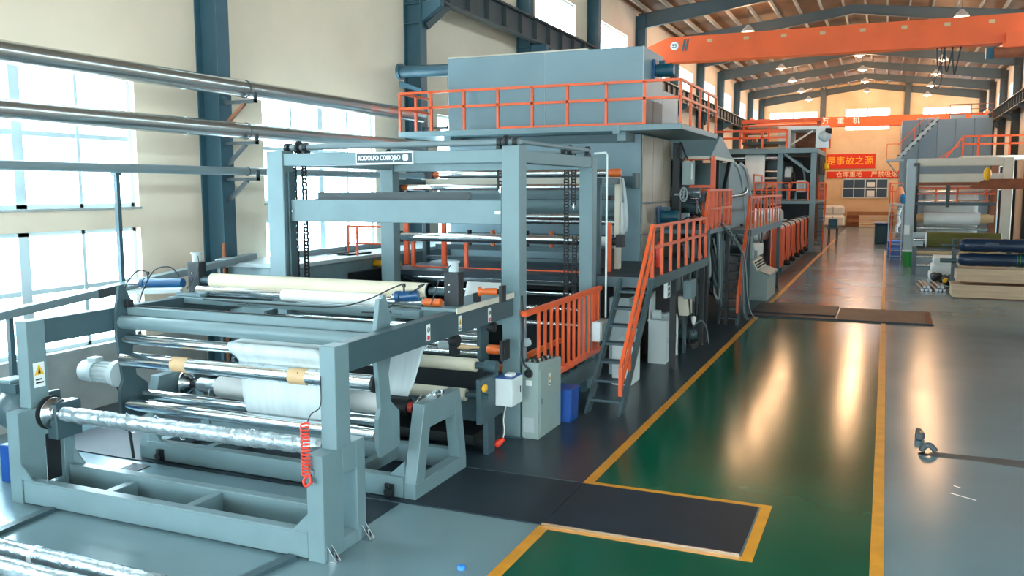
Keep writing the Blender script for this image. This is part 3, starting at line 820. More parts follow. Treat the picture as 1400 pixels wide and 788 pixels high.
# ---- lower guide unit right below the arms: beige rollers, junction box
lg = thing('lower_guide_unit', 'low roller unit with two beige rollers and polished bars under the right arm', 'machine frame', (-6, 9.6, 0))
part('rubber_roller', MB().cyl((-7.9,9.45,1.06),(-4.52,9.45,1.06),.082,24), 'beige', lg)
part('rubber_roller', MB().cyl((-7.9,9.22,.74),(-4.55,9.22,.74),.075,24), 'beige', lg)
part('stub_shaft', MB().cyl((-4.52,9.45,1.06),(-4.28,9.45,1.06),.045,14).lathe([(0,.07),(.10,.08),(.16,.07)],(-4.40,9.45,1.06),(1,0,0),14).cyl((-4.55,9.22,.74),(-4.25,9.22,.74),.035,14), 'grey_dark', lg)
part('side_bracket', MB().prism([(9.10,.42),(9.75,.42),(9.75,.60),(9.62,.96),(9.10,.96)],'x',-4.36,-4.30), 'grey_dark', lg, .004)
part('side_bracket', MB().prism([(9.10,.42),(9.75,.42),(9.75,.60),(9.62,.96),(9.10,.96)],'x',-8.0,-7.94), 'grey_dark', lg, .004)
part('tray', MB().box(-7.9,-4.36,9.3,9.95,.40,.62), 'grey_dark', lg, .006)
part('sump', MB().box(-7.9,-4.5,9.3,9.95,.10,.22), 'rubber', lg)
part('shade_backing', MB().box(-7.9,-4.65,9.98,10.02,.2,1.08), 'black', lg)  # black panel added to paint in the dark interior under the arms
part('hand_knob', MB().lathe([(0,.02),(.02,.05),(.045,.05),(.05,.02)],(-4.30,9.15,.86),(1,-.1,0),12), 'yellow_hook', lg)
part('foot', MB().box(-4.36,-4.30,9.3,9.5,0,.42).box(-8.0,-7.94,9.3,9.5,0,.42), 'grey_dark', lg)
for (y, z) in ((9.75,1.44),(9.78,1.34),(9.80,1.23),(9.82,1.12)):
    part('polished_bar', MB().cyl((-7.85,y,z),(-4.62,y,z),.048,20), 'chrome', lg)
part('bar_carrier', MB().box(-4.62,-4.57,9.68,9.92,1.0,1.52).box(-7.9,-7.85,9.68,9.92,1.0,1.52), 'grey_dark', lg)
part('flat_beam', MB().box(-7.8,-4.5,10.25,10.31,1.44,1.58), 'grey', lg, .004)
web('web_strip', [(10.22,1.36),(10.10,1.42),(9.95,1.47)], -5.4, -4.6, lg, 'cloth_roll')
web('web_sheet', [(10.6,1.95),(10.5,1.75),(10.45,1.6)], -5.2, -4.55, lg, 'cloth_roll')
part('clamp_actuator', MB().cyl((-4.95,9.30,1.30),(-4.80,9.32,1.30),.05,14), 'motor_grey', lg)
part('clamp_block', MB().box(-4.80,-4.70,9.26,9.38,1.20,1.38), 'black', lg, .006)
part('clamp_nose', MB().cyl((-4.70,9.32,1.30),(-4.56,9.34,1.30),.03,12).cyl((-4.56,9.34,1.30),(-4.44,9.36,1.30),.02,10,.01), 'clay', lg)
part('orange_actuator', MB().lathe([(0,.045),(.02,.06),(.19,.06),(.20,.05)],(-4.44,9.60,1.24),(1,.1,0),16), 'orange_part', lg)
part('actuator_mount', MB().box(-4.24,-4.20,9.52,9.74,1.12,1.36).cyl((-4.26,9.62,1.24),(-4.2,9.63,1.24),.07,14), 'black', lg)
jb = thing('junction_box', 'small white junction box with a blue lid beside the gantry post', 'electrical box', (-4.2, 9.6, .60))
part('enclosure', MB().box(-4.30,-4.08,9.52,9.86,.56,.90), 'white_panel', jb, .006)
part('lid', MB().box(-4.29,-4.09,9.53,9.85,.90,.915), 'blue_bin', jb)
part('door', MB().box(-4.08,-4.072,9.55,9.83,.59,.87), 'white_panel', jb, .003)
part('lock', MB().box(-4.072,-4.066,9.76,9.775,.70,.78), 'black', jb)
part('terminal', MB().box(-4.22,-4.12,9.62,9.74,.915,.945), 'label_white', jb)
pl = thing('cable_plug', 'bright red plug dangling on a short cable above the dark floor', 'plug', (-4.29, 9.60, .05))
part('plug_body', MB().lathe([(0,.02),(.02,.045),(.09,.045),(.11,.03),(.15,.028)],(-4.34,9.58,.03),(.65,.35,.55),12), 'red', pl)
part('plug_cable', MB().tube([(-4.25,9.63,.12),(-4.24,9.66,.22),(-4.27,9.70,.34),(-4.24,9.72,.55)],.008,6,5), 'cloth_roll', pl)

# ---- lifting gantry with the name plate
gt = thing('lifting_gantry', 'tall grey four post gantry with chains and a white lettered name plate', 'gantry', (-6.2, 11.7, 0))
GX = ((-8.11,-7.83), (-4.46,-4.22))
for (x0, x1) in GX:
    part('post', MB().box(x0,x1,10.10,10.34,0,3.74), 'grey', gt, .008)
    part('post', MB().box(x0+.01,x1-.01,13.10,13.32,0,3.70), 'grey', gt, .008)
    part('top_side_beam', MB().box(x0+.03,x1-.03,10.34,13.10,3.53,3.69), 'grey', gt, .006)
    part('foot_plate', MB().box(x0-.04,x1+.04,10.05,10.39,0,.02).box(x0-.04,x1+.04,13.05,13.37,0,.02), 'grey_dark', gt)
tb = part('top_beam', MB().box(-7.83,-4.46,10.12,10.30,3.53,3.70), 'grey', gt, .008)
part('top_beam', MB().box(-7.83,-4.46,13.12,13.30,3.50,3.66), 'grey', gt, .008)
part('beam_stop', MB().box(-5.55,-4.46,10.3,10.34,3.44,3.53), 'grey', gt)
np_ = part('name_plate', MB().box(-6.61,-5.73,10.100,10.118,3.535,3.695), 'label_white', gt, .003, label='dark name plate with white border')
part('plate_field', MB().box(-6.595,-5.745,10.094,10.100,3.552,3.678), 'label_dark', np_)
text('plate_lettering', 'RODOLFO COHOJLO', .082, face_y(-6.245, 10.092, 3.615), 'label_white', np_, .002, .0028, width=.655)
part('plate_logo', MB().prism([(-5.865,3.575),(-5.815,3.575),(-5.80,3.59),(-5.80,3.645),(-5.815,3.66),(-5.865,3.66),(-5.88,3.645),(-5.88,3.59)],'y',10.089,10.094), 'label_white', np_)
lb = part('lifting_beam', MB().box(-7.83,-4.46,10.20,10.34,2.75,3.06), 'grey', gt, .008)
part('angle_iron', MB().box(-7.40,-5.0,10.24,10.32,3.06,3.07).box(-7.40,-5.0,10.32,10.33,3.06,3.16).box(-7.40,-5.0,10.24,10.27,3.15,3.16), 'runway', lb)
part('beam_bolt', MB().cyl((-7.74,10.20,2.90),(-7.74,10.18,2.90),.014,8).cyl((-7.80,10.20,2.90),(-7.80,10.19,2.90),.02,8), 'chrome_dull', lb)
part('beam_tag', MB().box(-4.60,-4.52,10.194,10.2,2.88,2.92), 'label_white', lb)
part('guide_rail', MB().box(-7.80,-7.77,10.16,10.30,1.9,3.45).box(-4.50,-4.475,10.16,10.30,1.9,3.2), 'grey_dark', gt)
sh = part('drive_shaft', MB().cyl((-7.92,10.42,3.80),(-4.36,10.42,3.80),.042,16).cyl((-4.34,10.42,3.80),(-4.34,13.2,3.80),.03,14), 'pipe_grey', gt)
sh2 = part('drive_shaft', MB().cyl((-8.0,13.2,3.78),(-4.30,13.2,3.78),.03,14), 'pipe_grey', gt)
def sprocket(x, y, z, r, parent):
    m = MB().cyl((x-.03,y,z),(x+.03,y,z),r*.9,18)
    for i in range(16):
        a = 2*math.pi*i/16; m.bar((x,y+r*.8*math.cos(a),z+r*.8*math.sin(a)),(x,y+r*1.08*math.cos(a),z+r*1.08*math.sin(a)),.03,.035,(1,0,0))
    return part('sprocket', m, 'black', parent)
for x, y in ((-7.78,10.42),(-4.53,10.42),(-4.64,13.2),(-7.97,13.2)):
    s_ = sprocket(x, y, 3.80, .085, sh)
for x, y in ((-7.98,10.42),(-7.66,10.42),(-4.40,10.42),(-4.62,10.42),(-4.75,13.2),(-4.35,13.2),(-7.85,13.2)):
    part('pillow_block', MB().cyl((x-.03,y,3.80),(x+.03,y,3.80),.062,14).box(x-.03,x+.03,y-.07,y+.07,3.70,3.75), 'black', sh)
def chain(x, y, z0, z1, parent):
    """roller chain: alternating link plates"""
    m = MB(); p = .05; z = z0; i = 0
    while z < z1:
        w = .020 if i % 2 else .026
        m.box(x-w-.016, x-w, y-.014, y+.014, z-.004, z+p).box(x+w, x+w+.016, y-.014, y+.014, z-.004, z+p)
        m.box(x-w, x+w, y-.010, y+.010, z-.013, z+.013)
        z += p; i += 1
    return part('chain', m, 'rubber', parent)
for (x, y, z0, z1) in ((-7.875,10.42,1.75,3.80),(-7.70,10.42,1.75,3.80),(-4.62,10.42,3.2,3.80),(-4.70,13.2,1.2,3.80),(-4.58,13.2,2.95,3.80),(-4.56,13.2,1.2,2.4),(-8.02,13.2,1.2,3.80),(-7.92,13.2,1.2,3.80)):
    chain(x, y, z0, z1, gt)
for (x,y,z) in ((-7.70,10.42,3.10),(-4.62,10.42,3.17),(-4.58,13.2,2.90)):
    part('tension_screw', MB().cyl((x,y,z-.02),(x,y,z+.06),.014,8).cyl((x,y,z),(x,y,z+.025),.025,6), 'chrome_dull', gt)
part('corner_bracket', MB().box(-4.33,-4.22,13.02,13.10,3.44,3.53).cyl((-4.22,13.06,3.50),(-4.21,13.06,3.50),.015,6), 'grey', gt)
part('conduit', MB().tube([(-4.24,13.2,3.75),(-4.05,13.2,3.76),(-4.03,13.2,3.72),(-4.03,13.2,2.5),(-4.03,13.2,1.16)],.016,8), 'white_panel', gt)
sign(gt, -4.215, 10.22, 1.52, .07, .15)
part('post_cable', MB().tube([(-4.21,10.16,1.85),(-4.20,10.17,1.5),(-4.205,10.15,1.2),(-4.18,10.10,1.05),(-4.12,10.03,.98),(-4.07,10.06,.93)],.014,8,5), 'cable', gt)
part('cable_clip', MB().box(-4.215,-4.17,10.24,10.32,1.18,1.28).tube([(-4.19,10.26,1.23),(-4.15,10.3,1.2),(-4.17,10.34,1.25)],.01,6,3), 'motor_grey', gt)

# ---- orange guard fence between the right gantry posts
gf = thing('guard_fence', 'orange barred guard fence between the two right gantry posts', 'fence', (-4.12, 11.6, .62))
part('top_rail', MB().box(-4.16,-4.09,10.02,13.20,1.60,1.67), 'orange', gf, .006)
part('bottom_rail', MB().box(-4.16,-4.09,10.95,13.20,.62,.70), 'orange', gf, .006)
br = None
for i in range(12):
    y = 10.52 + i*.235
    if br is None:
        br = part('bar', MB().box(-4.14,-4.105,y-.018,y+.018,.70,1.60), 'orange', gf)
    else: share(br, (0, .235*i, 0), gf)
part('bar', MB().box(-4.135,-4.11,12.78,13.02,.70,1.60), 'orange', gf)
part('back_rail', MB().box(-4.75,-4.70,10.6,13.0,.74,.82), 'orange_part', gf)
part('support_tab', MB().box(-4.22,-4.14,13.10,13.18,.62,.70).box(-4.22,-4.14,10.12,10.2,1.60,1.66), 'orange', gf)
bs = thing('valve_bench', 'low grey bench with a row of black valve handwheels under the orange fence', 'machine part', (-4.3, 12, 0))
part('beam', MB().box(-4.42,-4.14,10.95,13.08,.26,.52), 'grey_dark', bs, .006)
part('beam_leg', MB().box(-4.36,-4.26,11.0,11.1,0,.26).box(-4.36,-4.26,12.9,13.0,0,.26), 'grey_dark', bs)
for i in range(5):
    y = 11.1 + i*.36
    part('handwheel', MB().torus((-4.17,y,.60),(1,0.2,0),.06,.014,14,6).cyl((-4.26,y,.58),(-4.16,y,.60),.025,10).box(-4.28,-4.22,y-.05,y+.05,.52,.64), 'black', bs)
part('orange_tag', MB().box(-4.20,-4.16,11.05,11.10,.66,.72).cyl((-4.2,11.9,.62),(-4.12,11.9,.62),.03,10), 'orange_part', bs)

# ---- control cabinet, blue bin
cc = thing('control_cabinet', 'grey green control cabinet with push buttons on its sloping top', 'cabinet', (-4.1, 10.5, 0))
part('body', MB().prism([(10.12,0),(10.96,0),(10.96,.94),(10.12,1.0)],'x',-4.20,-3.97), 'cabinet', cc, .008)
part('side_door', MB().box(-3.97,-3.962,10.16,10.92,.05,.90), 'cabinet', cc, .003)
part('base_shadow_gap', MB().box(-4.19,-3.98,10.13,10.95,-.0,.02), 'black', cc)
bm = MB()
for i in range(5):
    for j in range(3):
        bm.cyl((-4.16+.075*j, 10.2+.15*i, .955-.07*(i*.15)), (-4.16+.075*j, 10.2+.15*i, 1.03-.07*(i*.15)), .018, 8)
part('push_buttons', bm, 'label_black', cc, kind='stuff')
bm = MB()
for i in range(4):
    bm.cbox((-4.13+.07*(i%2), 10.28+.15*i, 1.0-.01*i), .035, .045, .02)
part('legend_plates', bm, 'label_white', cc, kind='stuff')
part('cooling_fan', MB().torus((-4.10,10.115,.86),(0,1,0),.045,.016,16,8).cyl((-4.10,10.118,.86),(-4.10,10.10,.86),.028,12), 'black', cc)
part('rating_plate', MB().box(-4.14,-4.06,10.113,10.12,.70,.77), 'label_white', cc)
part('vent_grille', MB().box(-4.175,-4.025,10.114,10.12,.09,.28), 'motor_grey', cc)
part('lock', MB().box(-3.962,-3.955,10.20,10.22,.45,.52), 'chrome_dull', cc)
sign(cc, -3.961, 10.5, .72, .08, .16, 'yellow')
bb = thing('waste_bin', 'small blue plastic bin behind the control cabinet', 'bin', (-3.93, 11.2, 0))
part('bin_body', MB().prism([(-4.08,0),(-3.86,0),(-3.84,.46),(-4.10,.46)],'y',11.04,11.36), 'blue_bin', bb, .01)
part('bin_rim', MB().box(-4.11,-3.83,11.03,11.37,.44,.47), 'blue_bin', bb, .004)
wb = thing('switch_box', 'white switch box fixed at the far end of the orange fence', 'electrical box', (-4.02, 13.0, .85))
part('enclosure', MB().box(-4.09,-3.95,12.66,13.12,.86,1.16), 'white_panel', wb, .008)
part('cover', MB().box(-3.95,-3.94,12.70,13.08,.89,1.13), 'white_panel', wb, .004)

# ================================================================== PIPES AND BENCH ALONG THE LEFT WALL
for (z, r, lab, y1) in ((4.84,.14,'topmost thick aluminium clad pipe along the left wall',17.6),(4.16,.13,'middle thick aluminium clad pipe along the left wall',17.6),(3.50,.065,'lowest thin grey pipe along the left wall',17.6)):
    p = thing('wall_pipe', lab, 'pipe', (-9.75, 8, z-r), 'pipes along the left wall')
    part('pipe_run', MB().cyl((-9.75,-8,z),(-9.75,y1,z),r,24), 'clad' if r > .1 else 'pipe_grey', p)
    for k in (-1, 0):
        y = bay_y(k)
        part('pipe_clip', MB().torus((-9.75,y,z),(0,1,0),r+.004,.008,20,6), 'runway', p)
    if r > .1:
        for y in (6.9, 8.6, 10.3, 13.6, 15.3):
            part('cladding_seam', MB().cyl((-9.75,y-.012,z),(-9.75,y+.012,z),r+.003,24), 'clad', p)
for k in (0, 1):
    y = bay_y(k)
    for (z, lv) in ((4.66,'top'),(3.99,'middle'),(3.40,'bottom')):
        b = thing('pipe_bracket', '%s triangular pipe bracket on the %s left wall column' % (lv, {-1:'out of view near',0:'nearest visible',1:'second'}[k]), 'bracket', (-10.1, y, z-.4), 'pipe brackets on the columns')
        part('angle_arm', MB().box(-10.15,-9.52,y-.04,y+.04,z-.05,z+.0).box(-9.54,-9.52,y-.04,y+.04,z-.05,z+.12), 'runway', b)
        part('brace', MB().bar((-10.15,y,z-.38),(-9.75,y,z-.05),.06,.05), 'wood_rust' if lv == 'top' else 'runway', b)
solo('pipe_hanger_post', MB().box(-9.83,-9.77,8.98,9.04,1.9,3.44).box(-9.85,-9.75,8.96,9.06,3.40,3.44), 'grey_dark', 'thin dark vertical post under the lowest wall pipe', 'post')
solo('copper_pipe', MB().cyl((-10.08,11.40,0),(-10.08,11.40,2.32),.035,12), 'wood_rust', 'short rusty brown pipe standing against the nearest blue column', 'pipe')
tr = thing('cable_tray', 'long grey cable tray rising slightly along the window wall', 'cable tray', (-9.7, 9.4, 1.7))
part('tray_channel', MB().bar((-9.40,6.2,1.70),(-9.94,11.95,2.07),.16,.10), 'pipe_grey', tr, .004)
part('tray_joint', MB().bar((-9.60,8.35,1.83),(-9.645,8.75,1.855),.18,.12), 'runway', tr)
part('tray_joint', MB().bar((-9.90,11.1,2.01),(-9.92,11.35,2.025),.2,.13), 'motor_grey', tr)
part('side_shelf', MB().bar((-9.72,8.85,1.80),(-9.05,9.35,1.80),.30,.05), 'white_panel', tr)
part('tray_leg', MB().box(-9.5,-9.44,7.0,7.06,0,1.72), 'grey_dark', tr)
part('tray_leg', MB().box(-9.88,-9.82,11.0,11.06,0,1.96), 'grey_dark', tr)
be = thing('air_duct_bench', 'long flat topped grey duct bench under the second window', 'duct', (-9.4, 14.6, 0))
part('body', MB().box(-10.1,-8.80,11.5,17.9,0,1.93), 'grey', be, .01)
part('top_lip', MB().box(-10.15,-8.72,11.42,17.9,1.93,2.0), 'motor_grey', be, .008)
part('dark_hatch', MB().box(-8.80,-8.70,13.1,15.2,1.0,1.72), 'black', be)
part('top_channel', MB().box(-9.75,-9.6,12.5,17.0,2.0,2.10), 'pipe_grey', be)
part('folded_sheet', MB().bar((-9.1,13.4,2.02),(-9.0,14.0,2.02),.3,.03).bar((-9.3,13.2,2.03),(-8.95,13.6,2.06),.03,.02), 'rubber', be)
og = thing('side_rail', 'small orange handrail on the duct bench left of the gantry', 'railing', (-9, 14.2, 1.75))
for (xa, ya) in ((-9.05,13.5),(-8.85,13.5),(-8.60,14.3)):
    part('rail_post', MB().cyl((xa,ya,1.80),(xa,ya,2.55),.022,10), 'orange', og)
part('rail_bar', MB().cyl((-9.05,13.5,2.53),(-8.15,13.5,2.53),.022,10).cyl((-9.05,13.5,2.22),(-8.15,13.5,2.22),.018,10), 'orange', og)
part('orange_tube', MB().cyl((-9.0,14.0,1.82),(-8.25,14.0,1.82),.06,14), 'yellow_hook', og)
part('hanging_cord', MB().tube([(-8.98,14.0,1.85),(-8.95,13.92,1.95),(-8.85,13.9,1.9),(-8.92,13.88,1.7),(-8.95,13.88,1.35)],.012,6,5), 'cloth_roll', og)

# ================================================================== ROLLER CAGE BEHIND THE GANTRY
rc = thing('roller_cage', 'roller cage of long chrome rollers between the gantry and the oven', 'machine frame', (-6.3, 14.6, 0))
roller(rc, 14.55, 3.47, .070, -7.7, -4.42)
roller(rc, 14.15, 3.23, .055, -8.15, -4.45)
roller(rc, 13.52, 2.36, .075, -7.95, -4.45)
roller(rc, 13.60, 1.66, .075, -7.95, -4.45)
roller(rc, 13.9, 1.42, .060, -7.95, -4.45)
roller(rc, 14.3, 2.72, .050, -8.1, -4.45, 'chrome_dull')
roller(rc, 15.2, 2.60, .050, -8.1, -4.45, 'chrome_dull')
roller(rc, 15.6, 2.30, .050, -8.1, -4.45, 'chrome_dull')
roller(rc, 13.7, 1.18, .05, -7.95, -4.45, 'chrome_dull')
roller(rc, 13.5, .95, .05, -7.95, -4.45, 'chrome_dull')
for (x0, y, z) in ((-7.75,14.55,3.47),(-8.2,14.15,3.23)):
    part('orange_actuator', MB().cyl((x0-.08,y,z),(x0+.12,y,z),.055,14), 'orange_part', rc)
    part('bearing', MB().box(x0-.2,x0-.06,y-.07,y+.07,z-.08,z+.08), 'black', rc)
part('orange_actuator', MB().lathe([(0,.06),(.1,.075),(.22,.075),(.25,.05)],(-4.44,14.55,3.47),(1,0,0),14), 'orange_part', rc)
part('clay_cap', MB().cyl((-4.34,14.55,3.47),(-4.22,14.6,3.50),.06,12), 'clay', rc)
part('bearing', MB().box(-8.1,-7.95,13.42,13.62,2.26,2.46).box(-8.1,-7.95,13.5,13.7,1.5,1.75), 'black', rc)
for x in (-8.30, -4.42):
    part('cage_post', MB().box(x,x+.09,14.95,15.10,0,3.28), 'white_steel' if x > -5 else 'grey_dark', rc, .004)
    part('cage_post', MB().box(x-.02,x+.06,13.9,14.0,0,3.28), 'grey_dark', rc)
part('cage_beam', MB().box(-8.30,-4.33,14.95,15.10,3.28,3.40), 'white_steel', rc, .004)
part('cage_side_beam', MB().box(-4.42,-4.33,13.9,14.95,3.28,3.38).box(-8.30,-8.21,13.9,14.95,3.28,3.38), 'grey_dark', rc)
part('hanger_rail', MB().box(-8.2,-4.45,14.4,14.5,3.02,3.12), 'grey_dark', rc)
part('dark_shelf', MB().box(-6.1,-4.5,15.0,15.3,3.0,3.08), 'black', rc)
part('blanket_drum', MB().cyl((-8.2,15.7,2.95),(-4.55,15.7,2.95),.32,32), 'grey', rc)
part('stub_roller', MB().cyl((-4.75,14.8,2.28),(-4.45,14.8,2.28),.085,18), 'cloth_roll', rc)
part('stub_motor', MB().cyl((-4.45,14.8,2.28),(-4.22,14.8,2.28),.075,16).box(-4.32,-4.2,14.7,14.9,2.18,2.40), 'black', rc)
part('valve_manifold', MB().box(-4.32,-4.28,15.0,15.12,2.35,2.95), 'white_panel', rc)
part('blue_strap', MB().tube([(-4.30,15.0,3.38),(-4.26,14.98,3.2),(-4.22,14.98,2.9),(-4.20,14.98,2.62),(-4.22,14.98,2.45)],.03,6,4), 'motor_grey', rc)
part('black_box', MB().box(-4.80,-4.40,14.5,14.9,1.82,2.15), 'black', rc, .01)
part('orange_lever', MB().bar((-4.70,14.48,2.05),(-4.55,14.48,1.95),.02,.06), 'orange_part', rc)
part('inner_beam', MB().box(-8.2,-4.45,15.3,15.45,2.02,2.12).box(-8.2,-4.45,14.9,15.0,1.86,1.92), 'grey_dark', rc)
for i, x in enumerate((-7.4,-6.9,-6.2,-5.7,-5.0)):
    part('clamp_cylinder', MB().cyl((x,15.2,2.12),(x,15.2,2.42),.045,10), ('black','orange_part','black','orange_part','black')[i], rc)
ca = thing('deck_guard_posts', 'row of short orange guard posts on the deck behind the gantry', 'guard rail', (-6.2, 13.8, 1.78))
gp = None
for i, x in enumerate((-7.98,-6.9,-5.78,-4.72)):
    if gp is None: gp = part('post', MB().box(x-.03,x+.03,14.0,14.06,1.78,2.24), 'orange', ca)
    else: share(gp, (x+7.98, 0, 0), ca)
for i, x in enumerate((-8.35,-7.55,-4.36)):
    part('tall_post', MB().box(x-.045,x+.045,14.4,14.46,1.78,2.62), 'orange', ca)
part('toe_rail', MB().box(-8.0,-4.7,14.0,14.06,1.76,1.80), 'orange', ca)

# ================================================================== OVEN TOWER
ov = thing('oven_tower', 'huge grey oven tower with brushed steel side panels', 'oven', (-6.5, 18, 0))
part('lower_casing', MB().box(-8.6,-4.42,16.72,19.15,0,4.26), 'box_grey', ov, .01)
part('upper_casing', MB().box(-8.6,-4.39,16.70,18.25,4.38,5.92), 'box_grey', ov, .01)
part('upper_rear_casing', MB().box(-8.6,-4.39,18.25,19.75,4.38,5.25), 'box_grey', ov, .01)
part('roof_lid', MB().box(-8.7,-5.6,16.9,18.2,5.92,5.98), 'white_steel', ov)
part('seam', MB().box(-6.42,-6.41,16.694,16.70,4.4,5.9).box(-4.40,-4.38,16.69,16.71,4.4,5.92), 'motor_grey', ov)
part('header', MB().box(-8.6,-4.75,16.6,16.72,4.10,4.26), 'grey_dark', ov)
py = 16.76
for j, (z0, z1) in enumerate(((2.92,4.24),(2.30,2.90),(1.2,2.28),(.1,1.18))):
    for i in range(3):
        y0 = 16.76 + i*.80
        part('side_panel', MB().box(-4.42,-4.385,y0,y0+.78,z0,z1), 'tan_panel', ov, .012)
for i, (y0, y1) in enumerate(((16.75,17.4),(17.42,18.2))):
    part('upper_side_panel', MB().box(-4.39,-4.37,y0,y1,4.45,4.95), 'runway', ov, .01)  # dark material puts the dimmer light on this side into the colour
part('wall_bracket', MB().box(-4.75,-4.45,16.45,16.72,3.26,3.44).box(-4.50,-4.44,16.4,16.72,3.20,3.50), 'grey_dark', ov)
dc = thing('exhaust_duct', 'blue grey round exhaust duct from the oven top to the wall column', 'duct', (-9.3, 17.3, 5.4))
part('duct_pipe', MB().cyl((-10.15,17.35,5.82),(-8.6,17.35,5.78),.13,20).cyl((-10.16,17.35,5.82),(-10.10,17.35,5.82),.18,20), 'column', dc)
part('support_arm', MB().prism([(-10.15,5.62),(-9.55,5.40),(-9.60,5.36),(-10.15,5.48)],'y',17.30,17.40), 'column', dc)
part('flex_sleeve', MB().cyl((-8.82,17.2,5.62),(-8.80,17.2,4.5),.06,14), 'clad', dc)

def rail_run(parent, pts, z0, h, n_mid=1, r=.024, posts=None, m='orange', post_r=None):
    """handrail along a polyline: one top bar and mid bars per leg, single posts"""
    for i in range(len(pts)-1):
        a, b = pts[i], pts[i+1]
        for k in range(n_mid+1):
            z = z0 + h*(1 - k*0.40) if n_mid == 1 else z0 + h*(1 - k/(n_mid+1))
            part('handrail' if k == 0 else 'mid_rail', MB().bar((a[0],a[1],z),(b[0],b[1],z),r*2,r*2), m, parent)
    for (x, y) in posts:
        part('rail_post', MB().box(x-r,x+r,y-r,y+r,z0,z0+h), m, parent)

pf = thing('service_platform', 'grey service platform around the oven top with orange guardrail', 'platform', (-6.4, 17.6, 4.26))
part('deck', MB().box(-9.36,-3.46,15.9,19.5,4.27,4.38), 'grey', pf, .008)
part('deck_bracket', MB().box(-4.72,-4.55,16.1,16.7,4.10,4.27).box(-8.4,-8.25,16.1,16.7,4.10,4.27), 'grey', pf)
part('corner_cap', MB().box(-4.75,-4.62,15.88,15.96,4.22,4.38), 'grey', pf)
ps = [(x,15.93) for x in (-9.33,-8.6,-7.85,-7.11,-6.38,-5.66,-4.89,-4.16,-3.49)] + [(-3.49,y) for y in (16.8,17.7,18.6,19.46)] + [(-9.33,y) for y in (16.6,17.3)]
rail_run(pf, [(-9.33,17.3),(-9.33,15.93),(-3.49,15.93),(-3.49,19.46)], 4.38, .78, 1, .024, ps)
part('toe_board', MB().box(-7.11,-4.16,15.92,15.95,4.38,4.42), 'orange', pf)
def fan_motor(name, lab, x, y, z, s=1.0):
    t = thing(name, lab, 'motor', (x, y, z-.2*s))
    part('motor_body', MB().cyl((x+.06*s,y,z),(x+.30*s,y,z),.13*s,18).lathe([(0,.13*s),(.04*s,.135*s),(.10*s,.10*s)],(x+.30*s,y,z),(1,0,0),18), 'motor_blue', t)
    part('fan_flange', MB().cyl((x,y,z),(x+.05*s,y,z),.21*s,20).box(x+.02*s,x+.06*s,y-.22*s,y-.14*s,z-.2*s,z+.2*s), 'blue_cyl', t)
    part('terminal_box', MB().box(x+.10*s,x+.22*s,y-.06*s,y+.06*s,z+.12*s,z+.19*s), 'motor_blue', t)
    return t
fan_motor('fan_motor', 'teal fan motor high on the side of the upper oven casing', -4.39, 17.55, 5.55)
fan_motor('fan_motor', 'teal fan motor low on the brushed steel side of the oven', -4.38, 18.1, 2.62, 1.05)

# ================================================================== WALKWAY, STAIRS
WZ = 1.78
wk = thing('walkway', 'dark steel walkway with orange guardrail beside the oven', 'walkway', (-4, 15.5, 0))
part('deck', MB().box(-8.3,-3.32,13.42,16.70,WZ-.10,WZ), 'steel_plate', wk, .006)
part('deck', MB().box(-4.36,-3.32,16.70,17.9,WZ-.10,WZ), 'steel_plate', wk, .006)
part('edge_channel', MB().box(-3.34,-3.30,13.40,17.9,WZ-.14,WZ+.02), 'grey_dark', wk)
part('underdeck_shade', MB().box(-8.2,-4.36,15.3,19.0,.0,WZ-.12), 'black', wk)  # black blocks added as painted shade below the deck
part('underdeck_shade', MB().box(-4.30,-4.16,15.35,19.0,.02,1.25), 'rubber', wk)
part('edge_channel', MB().box(-4.4,-3.3,13.38,13.42,WZ-.14,WZ+.02), 'grey_dark', wk)
for (x, y) in ((-3.40,15.2),(-4.3,15.2),(-3.40,17.8),(-8.2,13.6),(-4.3,17.8)):
    part('support_leg', MB().box(x-.05,x+.05,y-.05,y+.05,0,WZ-.10), 'black', wk)
wp_ = [(-3.34, 13.42+.63*i) for i in range(8)]
rail_run(wk, [(-3.34,13.40),(-3.34,17.85)], WZ, .83, 1, .024, wp_)
def stairs(name, lab, x0, x1, y0, y1, z0, z1, n, parent_mat='grey_dark', rail_x=(), rail_h=.85, cat='stairs'):
    t = thing(name, lab, cat, ((x0+x1)/2, y0, z0))
    sw = .045; dy = (y1-y0); dz = (z1-z0); w = .17
    for x in (x0, x1-sw):
        part('stringer', MB().prism([(y0-.06,z0),(y0+w*.9,z0),(y1+.02,z1-w*.6),(y1+.02,z1),(y1-.10,z1)],'x',x,x+sw), parent_mat, t)
    for i in range(n):
        f = (i+.75)/(n+.5)
        yy = y0+dy*f; zz = z0+dz*f
        part('tread', MB().box(x0+sw,x1-sw,yy-.06,yy+.15,zz-.035,zz), parent_mat, t)
    for x in rail_x:
        d = Vector((0,dy,dz)).normalized()
        part('handrail', MB().bar((x,y0+.02,z0+.28),(x,y0+.02,z0+rail_h*.82),.05,.05).bar((x,y0+.02,z0+rail_h*.8),(x,y1+.0,z1+rail_h),.05,.05), 'orange', t)
        part('mid_rail', MB().bar((x,y0+.02,z0+.38),(x,y1-.02,z1+rail_h*.50),.045,.045), 'orange', t)
        ym = y0+dy*.28; zm = z0+dz*.28
        part('rail_post', MB().box(x-.022,x+.022,ym-.022,ym+.022,zm-.05,zm+rail_h*.85), 'orange', t)
    return t
stairs('steel_stairs', 'grey steel stairs with orange handrail leading up to the oven walkway', -3.86, -3.32, 11.68, 13.42, 0.0, WZ, 7, rail_x=(-3.345,))
